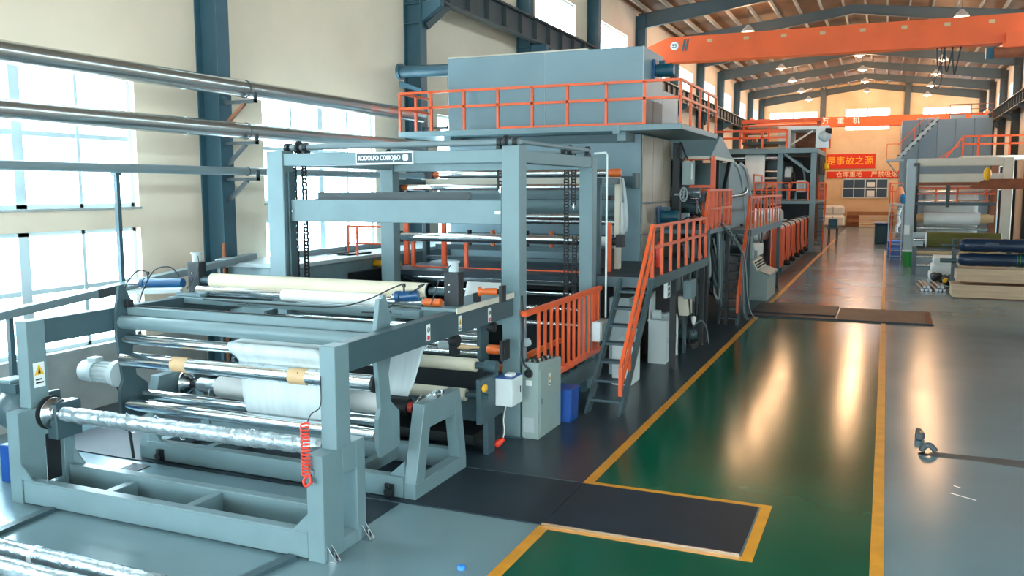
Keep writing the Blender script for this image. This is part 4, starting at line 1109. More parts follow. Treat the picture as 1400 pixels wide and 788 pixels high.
# raised landing beyond with close bars
ld = thing('upper_landing', 'small raised landing with close orange bars past the oven', 'platform', (-3.7, 19.2, 1.7))
part('deck', MB().box(-4.3,-3.30,18.05,20.9,2.26,2.36), 'grey_dark', ld, .006)
part('riser_plate', MB().prism([(17.85,1.70),(18.10,1.70),(18.10,2.3),(18.0,2.3)],'x',-3.36,-3.30), 'grey_dark', ld)
part('support_leg', MB().box(-3.42,-3.34,20.7,20.8,0,2.26).box(-4.28,-4.2,20.7,20.8,0,2.26).box(-3.42,-3.34,18.1,18.2,0,2.26), 'black', ld)
part('handrail', MB().bar((-3.34,18.0,3.17),(-3.34,20.85,3.17),.05,.05), 'orange', ld)
part('mid_rail', MB().bar((-3.34,18.0,2.78),(-3.34,20.85,2.78),.045,.045), 'orange', ld)
part('handrail', MB().bar((-3.34,17.65,2.50),(-3.34,18.02,3.17),.05,.05), 'orange', ld)
part('handrail', MB().bar((-4.25,20.85,3.17),(-3.34,20.85,3.17),.05,.05), 'orange', ld)
b0 = None
for i in range(7):
    y = 18.02+.47*i
    if b0 is None: b0 = part('bar', MB().box(-3.365,-3.315,y-.022,y+.022,2.36,3.17), 'orange', ld)
    else: share(b0, (0,.47*i,0), ld)
for i in range(5):
    part('bar', MB().box(-4.2+.19*i,-4.16+.19*i,20.83,20.87,2.36,3.15), 'orange', ld)
ex = thing('fire_extinguisher', 'red fire extinguisher standing on the walkway behind the orange rail', 'fire extinguisher', (-3.75, 15.6, WZ))
part('cylinder', MB().lathe([(0,.06),(.02,.07),(.38,.07),(.43,.05),(.46,.025)],(-3.75,15.6,WZ),(0,0,1),16), 'red', ex)
part('valve', MB().cyl((-3.75,15.6,WZ+.46),(-3.75,15.6,WZ+.52),.02,8).bar((-3.75,15.6,WZ+.53),(-3.65,15.55,WZ+.56),.02,.02), 'black', ex)

# second stairs and landing
WZ2 = 2.16
stairs('steel_stairs', 'dark steel stairs with orange handrail farther along the line', -3.58, -3.10, 20.75, 22.35, 0.0, WZ2, 10, rail_x=(-3.12,))
l2 = thing('middle_landing', 'landing with close orange bars before the orange heater row', 'platform', (-3.7, 25.5, 1.9))
part('deck', MB().box(-4.5,-3.08,22.35,29.3,WZ2-.10,WZ2), 'grey_dark', l2, .006)
part('edge_channel', MB().box(-3.12,-3.06,22.33,29.3,WZ2-.16,WZ2+.02), 'grey_dark', l2)
part('support_leg', MB().box(-3.2,-3.1,22.5,22.6,0,2.0).box(-3.2,-3.1,29.1,29.2,0,2.0).box(-4.4,-4.3,29.1,29.2,0,2.0), 'grey_dark', l2)
part('handrail', MB().bar((-3.11,22.35,2.97),(-3.11,29.3,2.97),.05,.05), 'orange', l2)
part('mid_rail', MB().bar((-3.11,22.35,2.62),(-3.11,29.3,2.62),.03,.03), 'orange', l2)
part('handrail', MB().bar((-4.2,29.3,2.97),(-3.11,29.3,2.97),.05,.05), 'orange', l2)
b0 = None
for i in range(11):
    if b0 is None: b0 = part('bar', MB().box(-3.13,-3.09,22.38,22.42,WZ2,2.97), 'orange', l2)
    else: share(b0, (0,.66*i,0), l2)
for i in range(3):
    part('bar', MB().box(-4.18+.35*i,-4.14+.35*i,29.28,29.32,WZ2,2.97), 'orange', l2)

# ================================================================== UNDER THE WALKWAY
wd = thing('white_cart', 'pale grey open shelved cart with tools on top under the walkway', 'cart', (-3.75, 16.0, 0))
part('side_panel', MB().box(-3.92,-3.58,15.52,15.55,0,.80), 'white_panel', wd)
part('side_panel', MB().box(-3.92,-3.58,16.47,16.50,0,.80), 'white_panel', wd)
part('back_panel', MB().box(-3.92,-3.89,15.55,16.47,0,.80), 'white_panel', wd)
part('shelf', MB().box(-3.89,-3.58,15.55,16.47,.02,.05), 'white_panel', wd)
part('shelf', MB().box(-3.89,-3.58,15.55,16.47,.38,.41), 'white_panel', wd)
part('divider', MB().box(-3.89,-3.60,15.99,16.02,.05,.78), 'white_panel', wd)
part('top', MB().box(-3.93,-3.57,15.50,16.52,.78,.81), 'white_panel', wd)
part('upstand', MB().prism([(15.55,.81),(15.95,.81),(15.95,1.3),(15.6,1.2)],'x',-3.93,-3.90), 'white_panel', wd)
solo('tape_roll', MB().cyl((-3.86,15.62,.90),(-3.72,15.62,.90),.085,18), 'white_panel', 'white roll lying on the pale cart under the walkway', 'roll')
solo('crumpled_bag', MB().lathe([(0,.03),(.04,.05),(.10,.045),(.15,.02)],(-3.66,16.15,.05),(0,.2,1),10), 'cloth_roll', 'small crumpled white bag on the lower shelf of the pale cart', 'bag')
solo('tool_bundle', MB().bar((-3.75,15.8,.84),(-3.66,16.3,.83),.12,.05).bar((-3.72,15.7,.88),(-3.68,16.1,.87),.06,.03), 'motor_grey', 'bundle of grey tools lying on the pale cart top', 'tools')
cb2 = thing('white_cabinet', 'narrow white cabinet standing behind the first stairs', 'cabinet', (-3.75, 13.9, 0))
part('body', MB().box(-4.02,-3.70,13.55,14.1,0,.72), 'white_panel', cb2, .006)
part('door', MB().box(-3.70,-3.69,13.58,14.07,.04,.68), 'white_panel', cb2, .003)
part('handle', MB().box(-3.69,-3.675,13.66,13.70,.34,.46), 'black', cb2)
cb3 = thing('white_cabinet', 'tall pale cabinet under the walkway deck seen between stair treads', 'cabinet', (-4.05, 14.6, 0))
part('body', MB().box(-4.3,-3.95,14.3,14.9,0,1.35), 'motor_grey', cb3, .006)
part('door', MB().box(-3.95,-3.94,14.33,14.87,.04,1.3), 'motor_grey', cb3, .003)
for nm, lab, b, mt_ in (('outlet_strip','white socket strip hanging under the walkway edge',(-3.42,-3.36,14.55,14.80,1.34,1.64),'white_panel'),
                   ('relay_box','small dark relay box hanging under the walkway',(-3.45,-3.36,15.35,15.6,1.38,1.62),'grey_dark'),
                   ('electric_box','blue grey electric box hanging under the walkway',(-3.50,-3.36,16.5,17.0,1.10,1.45),'grey'),
                   ('beige_box','beige control box below the walkway near the cart',(-3.62,-3.42,16.6,16.95,.76,1.14),'white_steel')):
    t = thing(nm, lab, 'electrical box', ((b[0]+b[1])/2,(b[2]+b[3])/2,b[4]))
    part('enclosure', MB().box(*b), mt_, t, .006)
    if nm == 'outlet_strip':
        for q in range(3): part('socket', MB().box(-3.36,-3.355,14.62,14.73,1.37+.09*q,1.43+.09*q), 'black', t)
    else:
        part('cover', MB().box(b[1],b[1]+.008,b[2]+.02,b[3]-.02,b[4]+.02,b[5]-.02), mt_, t)
        part('cable', MB().tube([(b[1]-.05,b[2]+.1,b[4]),(b[1]-.03,b[2]+.12,b[4]-.2),(b[1]-.02,b[2]+.2,b[4]-.45),(b[1]+.02,b[2]+.3,max(.02,b[4]-.7))],.015,6,4), 'cable', t)
    if nm != 'beige_box': part('hanger', MB().bar(((b[0]+b[1])/2,(b[2]+b[3])/2,b[5]),((b[0]+b[1])/2,(b[2]+b[3])/2,1.68),.03,.03), 'grey_dark', t)
    else: part('stand', MB().box(-3.55,-3.49,16.74,16.81,0,.76), 'grey_dark', t)
pm = thing('hydraulic_pump', 'small dark pump set with white bottle on the floor below the walkway', 'pump', (-3.6, 17.4, 0))
part('motor_body', MB().lathe([(0,.08),(.03,.12),(.32,.12),(.38,.07)],(-3.78,17.4,.26),(1,.2,0),14), 'grey_dark', pm)
part('base', MB().box(-3.85,-3.4,17.2,17.6,0,.12), 'black', pm)
part('bottle', MB().lathe([(0,.05),(.12,.05),(.16,.02)],(-3.45,17.2,.52),(.2,0,1),10), 'cloth_roll', pm)
part('pump_hose', MB().tube([(-3.5,17.4,.4),(-3.35,17.5,.55),(-3.25,17.6,.4),(-3.2,17.65,.05)],.015,6,5).tube([(-3.45,17.2,.5),(-3.48,17.25,.3),(-3.55,17.3,.15)],.012,6,4), 'hose', pm)
# hose bundle drooping below the raised landing
hb = thing('hose_bundle', 'bundle of grey hoses drooping below the raised landing', 'hoses', (-3.5, 19.2, .2))
rr = random.Random(11)
for i in range(34):
    y = 18.1 + i*.085 + rr.uniform(-.06,.06); x = -3.62 + rr.uniform(-.22,.14); d = rr.uniform(.6,1.5); q = rr.uniform(.15,.55)
    part('hose', MB().tube([(x,y,2.24),(x+.03,y+.03,1.9),(x+.06,y+q*.3,2.2-d),(x+.02,y+q*.6,2.05-d-.12),(x-.12,y+q,2.2-d),(x-.3,y+q+.1,2.0)],rr.choice((.018,.024,.03)),7,5), rr.choice(('hose','hose','rubber','motor_grey')), hb)
cb4 = thing('stair_cables', 'loose pale cables running down beside the second stairs', 'cables', (-3.05, 21.3, 0))
for i in range(6):
    a = rr.uniform(-.08,.08)
    part('cable', MB().tube([(-3.30+a,19.3,2.45),(-3.22+a,20.1,2.15),(-3.06+a*.5,20.9,1.7),(-3.04+a,21.1,1.2),(-3.02+a,21.2,.7),(-3.0+a*2,21.3,.25),(-2.95+a*3,21.6+a,.02)],.012,6,5), rr.choice(('hose','motor_grey')), cb4)

# ================================================================== COATING SECTION BEHIND THE OVEN
cs = thing('coating_section', 'dense coating machine section with grey gabled hood behind the oven', 'machine', (-6, 24, 0))
part('base_casing', MB().box(-8.2,-4.45,19.4,32.4,0,1.55), 'black', cs, .01)
part('gable_hood', MB().prism([(19.85,3.92),(21.0,4.42),(21.3,4.40),(23.0,3.93)],'x',-8.2,-3.65), 'grey', cs, .01)
part('hood_rim', MB().box(-8.2,-3.64,19.82,19.88,3.86,3.92).box(-3.67,-3.63,19.82,23.02,3.86,3.93), 'white_steel', cs)
part('round_hood', MB().prism([(22.6,3.85)]+[(25.2+2.4*math.sin(math.radians(a)),1.0+2.85*math.cos(math.radians(a))) for a in (0,15,30,45,60,75,88)]+[(22.6,2.4)],'x',-8.2,-3.70), 'grey', cs)
for yy in (23.4, 24.6):
    part('hood_rib', MB().tube([(-3.70,yy+2.4*math.sin(math.radians(a)),1.0+2.86*math.cos(math.radians(a))) for a in (0,15,30,45,60,75,85)],.05,8), 'motor_grey', cs)
part('hood_gap_shade', MB().box(-8.2,-4.5,20.6,22.4,1.55,3.86), 'black', cs)  # solid black stands for the shaded gap under the hood
part('silver_roll', MB().cyl((-7.9,20.3,3.12),(-3.95,20.3,3.12),.13,20), 'film', cs)
part('dark_roll', MB().cyl((-7.9,20.2,2.78),(-4.0,20.2,2.78),.16,20), 'grey_dark', cs)
part('hood_strut', MB().bar((-3.68,20.1,3.9),(-3.75,20.8,3.05),.05,.05).bar((-3.68,22.6,3.9),(-3.72,21.9,3.0),.08,.08).box(-3.78,-3.70,21.2,21.35,2.36,3.9), 'rubber', cs)
part('orange_frame_bar', MB().box(-4.42,-3.58,19.95,20.0,3.84,3.93), 'orange', cs)
part('orange_frame_bar', MB().box(-4.15,-3.62,19.95,20.0,3.22,3.28), 'orange', cs)
part('orange_frame_post', MB().box(-3.66,-3.56,19.93,20.02,2.36,3.84), 'orange', cs)
part('orange_frame_post', MB().box(-4.14,-4.08,19.93,20.02,3.22,3.84), 'orange', cs)
part('side_column', MB().box(-4.36,-4.20,19.2,19.4,1.78,4.2), 'black', cs)
part('control_box', MB().box(-4.16,-3.98,19.25,19.75,3.28,3.80), 'cabinet', cs, .01)
part('box_button', MB().box(-3.98,-3.97,19.35,19.45,3.4,3.75), 'label_white', cs)
part('box_cable', MB().tube([(-4.2,19.3,4.2),(-4.12,19.25,4.0),(-4.05,19.3,3.85)],.02,6,4).tube([(-4.15,19.0,4.2),(-4.2,18.95,3.95),(-4.12,19.05,3.8),(-4.1,19.3,3.9)],.02,6,4), 'cable', cs)
hw = MB().torus((-4.05,18.95,3.07),(1,-.3,0),.15,.016,20,6)
for i in range(5):
    a = 2*math.pi*i/5; hw.bar((-4.05,18.95,3.07),(-4.05,18.95+.14*math.cos(a),3.07+.14*math.sin(a)),.016,.016)
part('handwheel', hw.cyl((-4.25,18.95,3.07),(-4.03,18.95,3.07),.02,8), 'motor_grey', cs)
rr = random.Random(5)
part('shade_backing', MB().box(-4.46,-4.40,19.4,24.0,1.5,3.0), 'black', cs)  # black sheet added as shade behind the small parts
for i in range(84):
    y = rr.uniform(19.2, 24.6); z = rr.uniform(1.5, 3.05); s = rr.uniform(.07,.19)
    if i % 3 == 0: part('gearbox', MB().cbox((-4.15+rr.uniform(-.15,.25),y,z),s*1.2,s*1.6,s*1.4), rr.choice(('grey_dark','black','motor_grey')), cs, .01)
    elif i % 3 == 1: part('actuator', MB().lathe([(0,s*.3),(.02,s*.45),(s*1.3,s*.45),(s*1.5,s*.2)],(-4.3,y,z),(1,rr.uniform(-.3,.3),rr.uniform(-.2,.2)),12), rr.choice(('black','orange_part','grey_dark','chrome_dull')), cs)
    else: part('pipework', MB().tube([(-4.3,y,z),(-4.05,y+.1,z+rr.uniform(-.1,.2)),(-3.98,y+.35,z+rr.uniform(-.3,.1)),(-4.2,y+.6,z-.1)],.02,6,4), rr.choice(('hose','cable','chrome_dull')), cs)
part('elbow_pipe', MB().tube([(-4.2,23.0,3.0),(-3.7,23.2,3.0),(-3.45,23.5,3.05),(-3.4,23.7,3.2)],.05,10,5), 'clad', cs)
for i in range(8):
    part('gearbox', MB().cbox((-3.95+rr.uniform(-.1,.2),23.9+i*.5,rr.uniform(1.8,2.7)),rr.uniform(.15,.3),rr.uniform(.2,.4),rr.uniform(.2,.6)), rr.choice(('black','grey_dark','grey')), cs, .01)
part('white_lamp_tube', MB().cyl((-3.75,23.9,2.05),(-3.75,23.9,2.45),.05,10), 'cloth_roll', cs)
part('orange_cap', MB().lathe([(0,.05),(.05,.13),(.15,.13),(.2,.05)],(-3.9,24.8,2.72),(1,0,0),14), 'orange_part', cs)
# small orange side ladder frames by the rounded hood
of = thing('safety_barrier', 'thin orange barrier frames beside the rounded hood', 'barrier', (-3.5, 27.0, 2.3))
for (y0, y1, z0, z1) in ((25.4,27.2,2.5,3.6),(28.3,31.0,2.3,3.35)):
    part('frame_post', MB().box(-3.48,-3.44,y0,y0+.05,z0-.3,z1), 'orange', of); part('frame_post', MB().box(-3.48,-3.44,y1-.05,y1,z0-.3,z1), 'orange', of)
    part('frame_bar', MB().box(-3.48,-3.44,y0,y1,z1-.05,z1), 'orange', of); part('frame_bar', MB().box(-3.48,-3.44,y0,y1,z0+.35,z0+.4), 'orange', of)
# calender drums with white blankets
dr0 = None
for i in range(4):
    y = 33.2 + i*2.3
    lab = ('first','second','third','fourth')[i] + ' white blanketed drum above the orange heater row'
    d = thing('blanket_drum', lab, 'drum', (-6, y, 1.1), 'white blanketed drums')
    part('drum', MB().cyl((-8.0,y,1.75),(-4.25,y,1.75),.56,32), 'cloth_roll', d)
    part('end_ring', MB().cyl((-4.25,y,1.75),(-4.18,y,1.75),.50,28).cyl((-4.18,y,1.75),(-3.98,y,1.75),.10,12), 'motor_grey', d)
    part('drum_stand', MB().prism([(y-.5,0),(y+.5,0),(y+.15,1.75),(y-.15,1.75)],'x',-8.08,-8.0).prism([(y-.3,0.0),(y+.3,0.0),(y+.12,1.75),(y-.12,1.75)],'x',-4.18,-4.14), 'grey_dark', d)
# orange heater cabinets
ordn = ['nearest','second','third','fourth','fifth','sixth','seventh']
for i in range(7):
    y0 = 34.5 + i*2.12
    h = thing('heater_cabinet', ordn[i] + ' orange heater cabinet along the aisle, counted from the console', 'cabinet', (-3.75, y0+1.05, 0), 'row of orange heater cabinets')
    part('body', MB().box(-4.0,-3.60,y0,y0+2.06,.18,1.70), 'orange', h, .03)
    part('plinth', MB().box(-4.0,-3.56,y0,y0+2.06,0,.18), 'grey_dark', h)
    part('lid', MB().box(-4.08,-3.62,y0,y0+2.06,1.70,1.76), 'motor_grey', h, .01)
    part('side_panel', MB().box(-3.60,-3.585,y0+.15,y0+.9,.32,1.58), 'orange', h, .006)
    part('side_panel', MB().box(-3.60,-3.585,y0+1.1,y0+1.95,.32,1.58), 'orange', h, .006)
    part('cable', MB().tube([(-4.0,y0+.9,1.80),(-3.75,y0+1.0,1.82),(-3.58,y0+1.0,1.70),(-3.555,y0+1.0,1.3),(-3.55,y0+1.02,.8),(-3.50,y0+1.05,.35)],.022,6,4), 'cable', h)
    part('fan_motor', MB().lathe([(0,.08),(.03,.11),(.2,.11),(.24,.06)],(-3.60,y0+1.05,.30),(1,0,0),12), 'black', h)
sh_ = thing('sheet_stack', 'white sheet hanging behind the control console', 'sheet', (-4.2, 31.3, 0))
part('sheet', MB().box(-4.42,-4.0,30.2,32.4,.85,1.25), 'cloth_roll', sh_, .03)
part('support', MB().box(-4.4,-4.2,30.6,30.8,0,.85).box(-4.4,-4.2,31.8,32.0,0,.85), 'grey_dark', sh_)
# operator console
oc = thing('operator_console', 'grey operator console desk with sloping button panel by the aisle', 'console', (-3.35, 26.5, 0))
part('desk_body', MB().prism([(-3.62,0),(-3.02,0),(-3.02,.62),(-2.95,.72),(-3.30,.84),(-3.45,1.12),(-3.62,1.14)],'y',25.5,27.6), 'cabinet', oc, .01)
part('button_panel', MB().add([(-3.31,25.6,.86),(-3.44,25.6,1.10),(-3.44,27.5,1.10),(-3.31,27.5,.86),(-3.305,25.6,.87),(-3.435,25.6,1.11),(-3.435,27.5,1.11),(-3.305,27.5,.87)],[(0,1,2,3),(7,6,5,4),(0,4,5,1),(1,5,6,2),(2,6,7,3),(3,7,4,0)]), 'white_steel', oc)
bm = MB()
for i in range(9):
    for j in range(3):
        bm.cyl((-3.34-.035*j,25.75+.2*i,.92+.065*j),(-3.31-.035*j,25.75+.2*i,.94+.065*j),.022,8)
part('push_buttons', bm, 'black', oc, kind='stuff')
part('keyboard_shelf', MB().add([(-2.96,25.6,.74),(-3.28,25.6,.85),(-3.28,27.5,.85),(-2.96,27.5,.74),(-2.96,25.6,.755),(-3.28,25.6,.865),(-3.28,27.5,.865),(-2.96,27.5,.755)],[(0,1,2,3),(7,6,5,4),(0,4,5,1),(1,5,6,2),(2,6,7,3),(3,7,4,0)]), 'motor_grey', oc)
part('meter_box', MB().box(-3.62,-3.48,25.7,26.1,1.14,1.42).box(-3.62,-3.5,26.9,27.1,1.14,1.34), 'motor_grey', oc, .01)

# ================================================================== FAR COATER TOWER
TZ = 5.2
tw = thing('coater_tower', 'far two level coater tower with grey posts, decks and orange rails', 'machine', (-5.5, 48, 0))
for (x, y) in ((-3.40,46.0),(-8.2,46.0),(-3.40,52.5),(-8.2,52.5),(-5.0,46.0)):
    part('post', MB().box(x-.13,x+.13,y,y+.26,0 if x != -5.0 else 2.6,TZ-.25), 'grey', tw, .01)
part('upper_deck', MB().box(-8.4,-3.25,45.9,53,TZ-.25,TZ), 'grey', tw, .01)
part('lower_deck', MB().box(-8.4,-3.25,45.9,53,2.42,2.58), 'grey', tw, .01)
part('knee_brace', MB().bar((-4.9,46.1,5.0),(-3.6,46.1,4.0),.12,.12), 'grey', tw)
part('knee_brace', MB().bar((-3.5,46.3,4.2),(-3.5,47.4,5.0),.1,.1), 'grey', tw)
rail_run(tw, [(-8.3,46.0),(-4.7,46.0)], TZ, .9, 1, .05, [(-8.2,46),(-7.0,46),(-5.9,46),(-4.7,46)])
rail_run(tw, [(-6.2,45.95),(-3.6,45.95)], 2.58, .9, 1, .04, [(-6.2,45.95),(-5.3,45.95),(-4.5,45.95),(-3.6,45.95)])
rail_run(tw, [(-3.3,46.8),(-3.3,52.8)], TZ, .9, 1, .04, [(-3.3,y) for y in (46.8,48.8,50.8,52.8)])
rail_run(tw, [(-3.2,47.6),(-3.2,52.8)], 2.58, .9, 2, .04, [(-3.2,y) for y in (47.6,49.3,51,52.8)])
part('roller', MB().cyl((-8.1,46.4,4.75),(-4.9,46.4,4.75),.16,20), 'chrome_dull', tw)
part('roller', MB().cyl((-8.1,46.5,4.05),(-4.6,46.5,4.05),.05,14), 'chrome_dull', tw)
part('roller', MB().cyl((-8.1,46.6,3.0),(-4.9,46.6,3.0),.08,16), 'chrome_dull', tw)
part('brown_roller', MB().cyl((-8.1,46.4,3.35),(-5.0,46.4,3.35),.12,18), 'clay', tw)
web('web_sheet', [(47.2,5.0),(46.8,5.0),(46.5,4.97)] + arc(46.4,4.75,.18,80,180) + [(46.15,4.2),(46.18,3.7),(46.3,3.1)], -6.75, -5.75, tw, 'cloth_roll')
part('dark_casing', MB().box(-5.7,-4.9,46.8,50,3.2,4.6), 'grey_dark', tw)
part('roller', MB().cyl((-8.1,46.3,3.7),(-4.9,46.3,3.7),.07,16), 'chrome_dull', tw)
part('roller', MB().cyl((-8.1,46.3,2.85),(-4.9,46.3,2.85),.06,16), 'chrome_dull', tw)
part('interior_shade', MB().box(-8.2,-3.5,50.0,50.2,2.6,4.9), 'black', tw)  # black sheets added to paint shade inside the tower
part('interior_shade', MB().box(-8.2,-3.6,50.6,50.8,0,2.4), 'black', tw)
part('drum_wheel', MB().cyl((-4.75,46.5,3.75),(-4.45,46.5,3.75),.55,24), 'motor_grey', tw)
part('drum_hub', MB().cyl((-4.45,46.45,3.75),(-4.3,46.45,3.75),.25,16).cyl((-4.8,46.1,3.6),(-4.4,46.1,3.6),.22,14), 'black', tw)
part('gear_casing', MB().box(-4.2,-3.75,46.2,46.6,3.0,3.6), 'white_panel', tw, .02)
part('gear_plate', MB().box(-4.12,-3.83,46.17,46.2,3.1,3.5), 'motor_grey', tw)
part('pipe_run', MB().tube([(-4.3,46.3,4.6),(-4.0,46.3,4.4),(-3.85,46.3,4.0),(-3.8,46.3,3.6)],.05,8,4).tube([(-5.2,46.2,2.6),(-5.1,46.2,3.0),(-4.9,46.3,3.3)],.06,8,4), 'hose', tw)
part('valve_pipe', MB().cyl((-4.9,46.1,2.6),(-4.9,46.1,3.4),.07,10).cyl((-4.6,46.1,2.6),(-4.6,46.1,3.2),.06,10).cyl((-4.2,46.1,2.6),(-4.2,46.1,3.0),.06,10), 'grey', tw)
hk = part('hoist_hook', MB().lathe([(0,.06),(.1,.16),(.3,.16),(.4,.05)],(-2.95,48.2,4.1),(0,0,1),12).cyl((-2.95,48.2,4.5),(-2.95,48.2,5.0),.02,6), 'yellow_hook', tw)
for i in range(3):
    part('dark_bellows', MB().box(-3.25,-3.15,47.0+i*1.5,48.0+i*1.5,3.9,4.8), 'black', tw)
ub = thing('top_housing', 'white framed housing painted sunlit bright on top of the far coater tower', 'machine housing', (-3.6, 47, TZ))
for (x0,x1) in ((-4.75,-4.55),(-3.35,-2.75)):
    part('housing_post', MB().box(x0,x1,46.2,46.5,TZ,6.1), 'white_panel', ub)  # whiter enamel on the housing carries the sunlit glow in its colour
part('housing_roof', MB().box(-4.75,-2.75,46.2,49,6.1,6.28), 'white_panel', ub, .02)
part('housing_brace', MB().bar((-4.5,46.35,5.4),(-3.5,46.35,6.05),.08,.08), 'white_steel', ub)
part('housing_back', MB().box(-4.55,-3.35,48.8,48.9,5.2,6.1), 'wood_rust', ub)
part('housing_side', MB().box(-4.75,-4.6,46.5,49,5.2,6.1), 'white_panel', ub)
part('fan_wheel', MB().lathe([(0,.1),(.02,.28),(.2,.28),(.25,.1)],(-2.95,46.1,5.75),(.3,-1,0),14), 'motor_grey', ub)
part('fan_motor', MB().cyl((-2.9,46.0,6.0),(-2.6,46.0,6.0),.14,12), 'black', ub)
part('ladder_rail', MB().cyl((-2.75,46.6,TZ),(-2.75,46.6,6.2),.03,8).cyl((-2.75,47.6,TZ),(-2.75,47.6,6.2),.03,8).cyl((-2.75,46.6,5.7),(-2.75,47.6,5.7),.03,8), 'orange', ub)
tw2 = thing('rear_web_tower', 'rearmost orange railed web tower with white fabric behind the coater', 'machine', (-6, 57, 0))
for (x, y) in ((-8.2,56),(-3.9,56),(-8.2,60),(-3.9,60)):
    part('post', MB().box(x-.12,x+.12,y,y+.24,0,7.2), 'wood_rust', tw2)
part('deck', MB().box(-8.4,-3.7,55.9,60.3,5.9,6.05), 'grey_dark', tw2)
part('top_beam', MB().box(-8.4,-3.7,55.9,56.3,7.2,7.4), 'orange', tw2)
rail_run(tw2, [(-8.3,55.9),(-3.8,55.9)], 6.05, .95, 1, .05, [(-8.3,55.9),(-6.8,55.9),(-5.3,55.9),(-3.8,55.9)])
part('roller', MB().cyl((-8.1,56.6,7.0),(-4.0,56.6,7.0),.12,16), 'white_steel', tw2)
part('roller', MB().cyl((-8.1,56.6,6.4),(-4.0,56.6,6.4),.10,16), 'white_steel', tw2)
web('web_sheet', arc(56.6,7.0,.14,60,180)+[(56.45,6.5),(56.42,6.0),(56.42,5.2)], -6.3, -5.0, tw2, 'cloth_roll')
stairs('steel_stairs', 'narrow steel stairs with orange handrail at the far coater tower', -3.45, -2.85, 46.2, 47.9, 0, 2.55, 11, rail_x=(-2.87,))
fs = thing('far_trolley', 'small dark trolley beside the far stairs', 'trolley', (-2.7, 52, 0))
part('top', MB().box(-2.95,-2.45,51.5,53.0,.95,1.05), 'grey_dark', fs)
part('bin', MB().box(-2.92,-2.48,51.6,52.9,1.05,1.5), 'motor_blue', fs, .03)
for (x, y) in ((-2.92,51.55),(-2.5,51.55),(-2.92,52.9),(-2.5,52.9)): part('leg', MB().box(x,x+.05,y,y+.05,0,.95), 'black', fs)

# ================================================================== RIGHT SIDE
rm = thing('winding_machine', 'cream white framed winding machine with white fabric web on the right', 'machine', (2.8, 41, 0))
for (x0, x1, y0, y1, m_) in ((.74,1.10,40.3,40.75,'motor_grey'),(4.30,4.66,40.3,40.75,'white_steel'),(.78,1.08,44.5,44.9,'grey'),(4.30,4.6,44.5,44.9,'grey'),(3.95,4.2,40.9,41.3,'wood_rust')):
    part('post', MB().box(x0,x1,y0,y1,0,4.42), m_, rm, .02)
part('top_beam', MB().box(1.10,4.30,40.35,40.7,4.10,4.42), 'white_steel', rm, .02)
part('cross_beam', MB().box(1.15,4.30,40.4,40.65,3.42,3.78), 'white_steel', rm, .02)
part('cross_beam', MB().box(1.20,4.30,40.9,41.1,3.10,3.30), 'white_steel', rm, .02)
part('side_beam', MB().box(.80,1.05,40.75,44.5,4.1,4.4).box(4.35,4.6,40.75,44.5,4.1,4.4), 'white_steel', rm)
part('inner_plate', MB().box(1.12,1.24,40.9,42.5,.3,3.3).box(4.08,4.2,41.4,42.5,.3,3.3), 'black', rm)
for (y, z, r_, m_) in ((41.2,1.50,.09,'chrome'),(41.2,2.62,.08,'chrome_dull'),(41.4,3.02,.07,'chrome_dull'),(41.3,1.2,.07,'chrome_dull')):
    part('roller', MB().cyl((1.2,y,z),(4.1,y,z),r_,20), m_, rm)
fr_ = part('web_roll', MB().cyl((1.48,41.0,1.92),(3.60,41.0,1.92),.27,28), 'cloth_roll', rm)
part('roll_core', MB().cyl((1.2,41.0,1.92),(1.48,41.0,1.92),.19,20).cyl((3.60,41.0,1.92),(4.1,41.0,1.92),.19,20), 'clay', fr_)
web('web_sheet', [(41.6,3.25),(41.55,2.9),(41.5,2.5),(41.45,2.2),(41.4,1.6),(41.3,1.1)], 1.46, 3.56, rm, 'cloth_roll')
part('dark_crossbar', MB().box(1.15,4.15,40.75,40.95,2.46,2.58), 'grey_dark', rm)
part('dark_upright', MB().box(2.28,2.42,40.6,40.75,2.4,3.3), 'runway', rm)
rail_run(rm, [(1.2,40.7),(4.1,40.7)], 2.58, .62, 1, .035, [(1.9,40.7),(2.7,40.7),(3.75,40.7)])
rail_run(rm, [(3.0,43.5),(6.2,43.5)], 4.6, .85, 1, .04, [(3.0,43.5),(3.6,43.5),(4.8,43.5),(6.2,43.5)])
part('side_deck', MB().box(3.0,6.4,43.4,46,4.45,4.6), 'white_steel', rm)
part('deck_prop', MB().box(6.2,6.35,43.5,43.7,0,4.45), 'grey', rm)
part('handrail_slope', MB().bar((2.3,43.5,4.45),(3.0,43.5,5.43),.07,.07), 'orange', rm)
part('handrail_slope', MB().bar((2.0,43.5,4.45),(2.9,43.5,5.1),.05,.05), 'orange', rm)
ht = thing('hoist_track', 'rusty hoist track with yellow hook in front of the winding machine', 'hoist', (3.8, 39, 3.2))
part('track', MB().box(1.15,6.8,39.3,39.5,3.30,3.42), 'rust', ht)
part('trolley', MB().prism([(3.0,3.22),(3.25,3.15),(6.8,3.15),(6.8,3.55),(3.6,3.55)],'y',39.2,39.6), 'rust', ht)
part('hook', MB().lathe([(0,.05),(.08,.12),(.26,.15),(.4,.12),(.5,.04)],(3.62,39.2,3.50),(0,0,1),12), 'yellow_hook', ht)
part('hanger', MB().cyl((6.5,39.4,3.5),(6.5,39.4,7.0),.03,8), 'runway', ht)
part('hanger', MB().box(1.12,1.2,39.35,39.45,3.3,4.1).box(1.0,1.2,39.35,40.3,4.1,4.2), 'runway', ht)
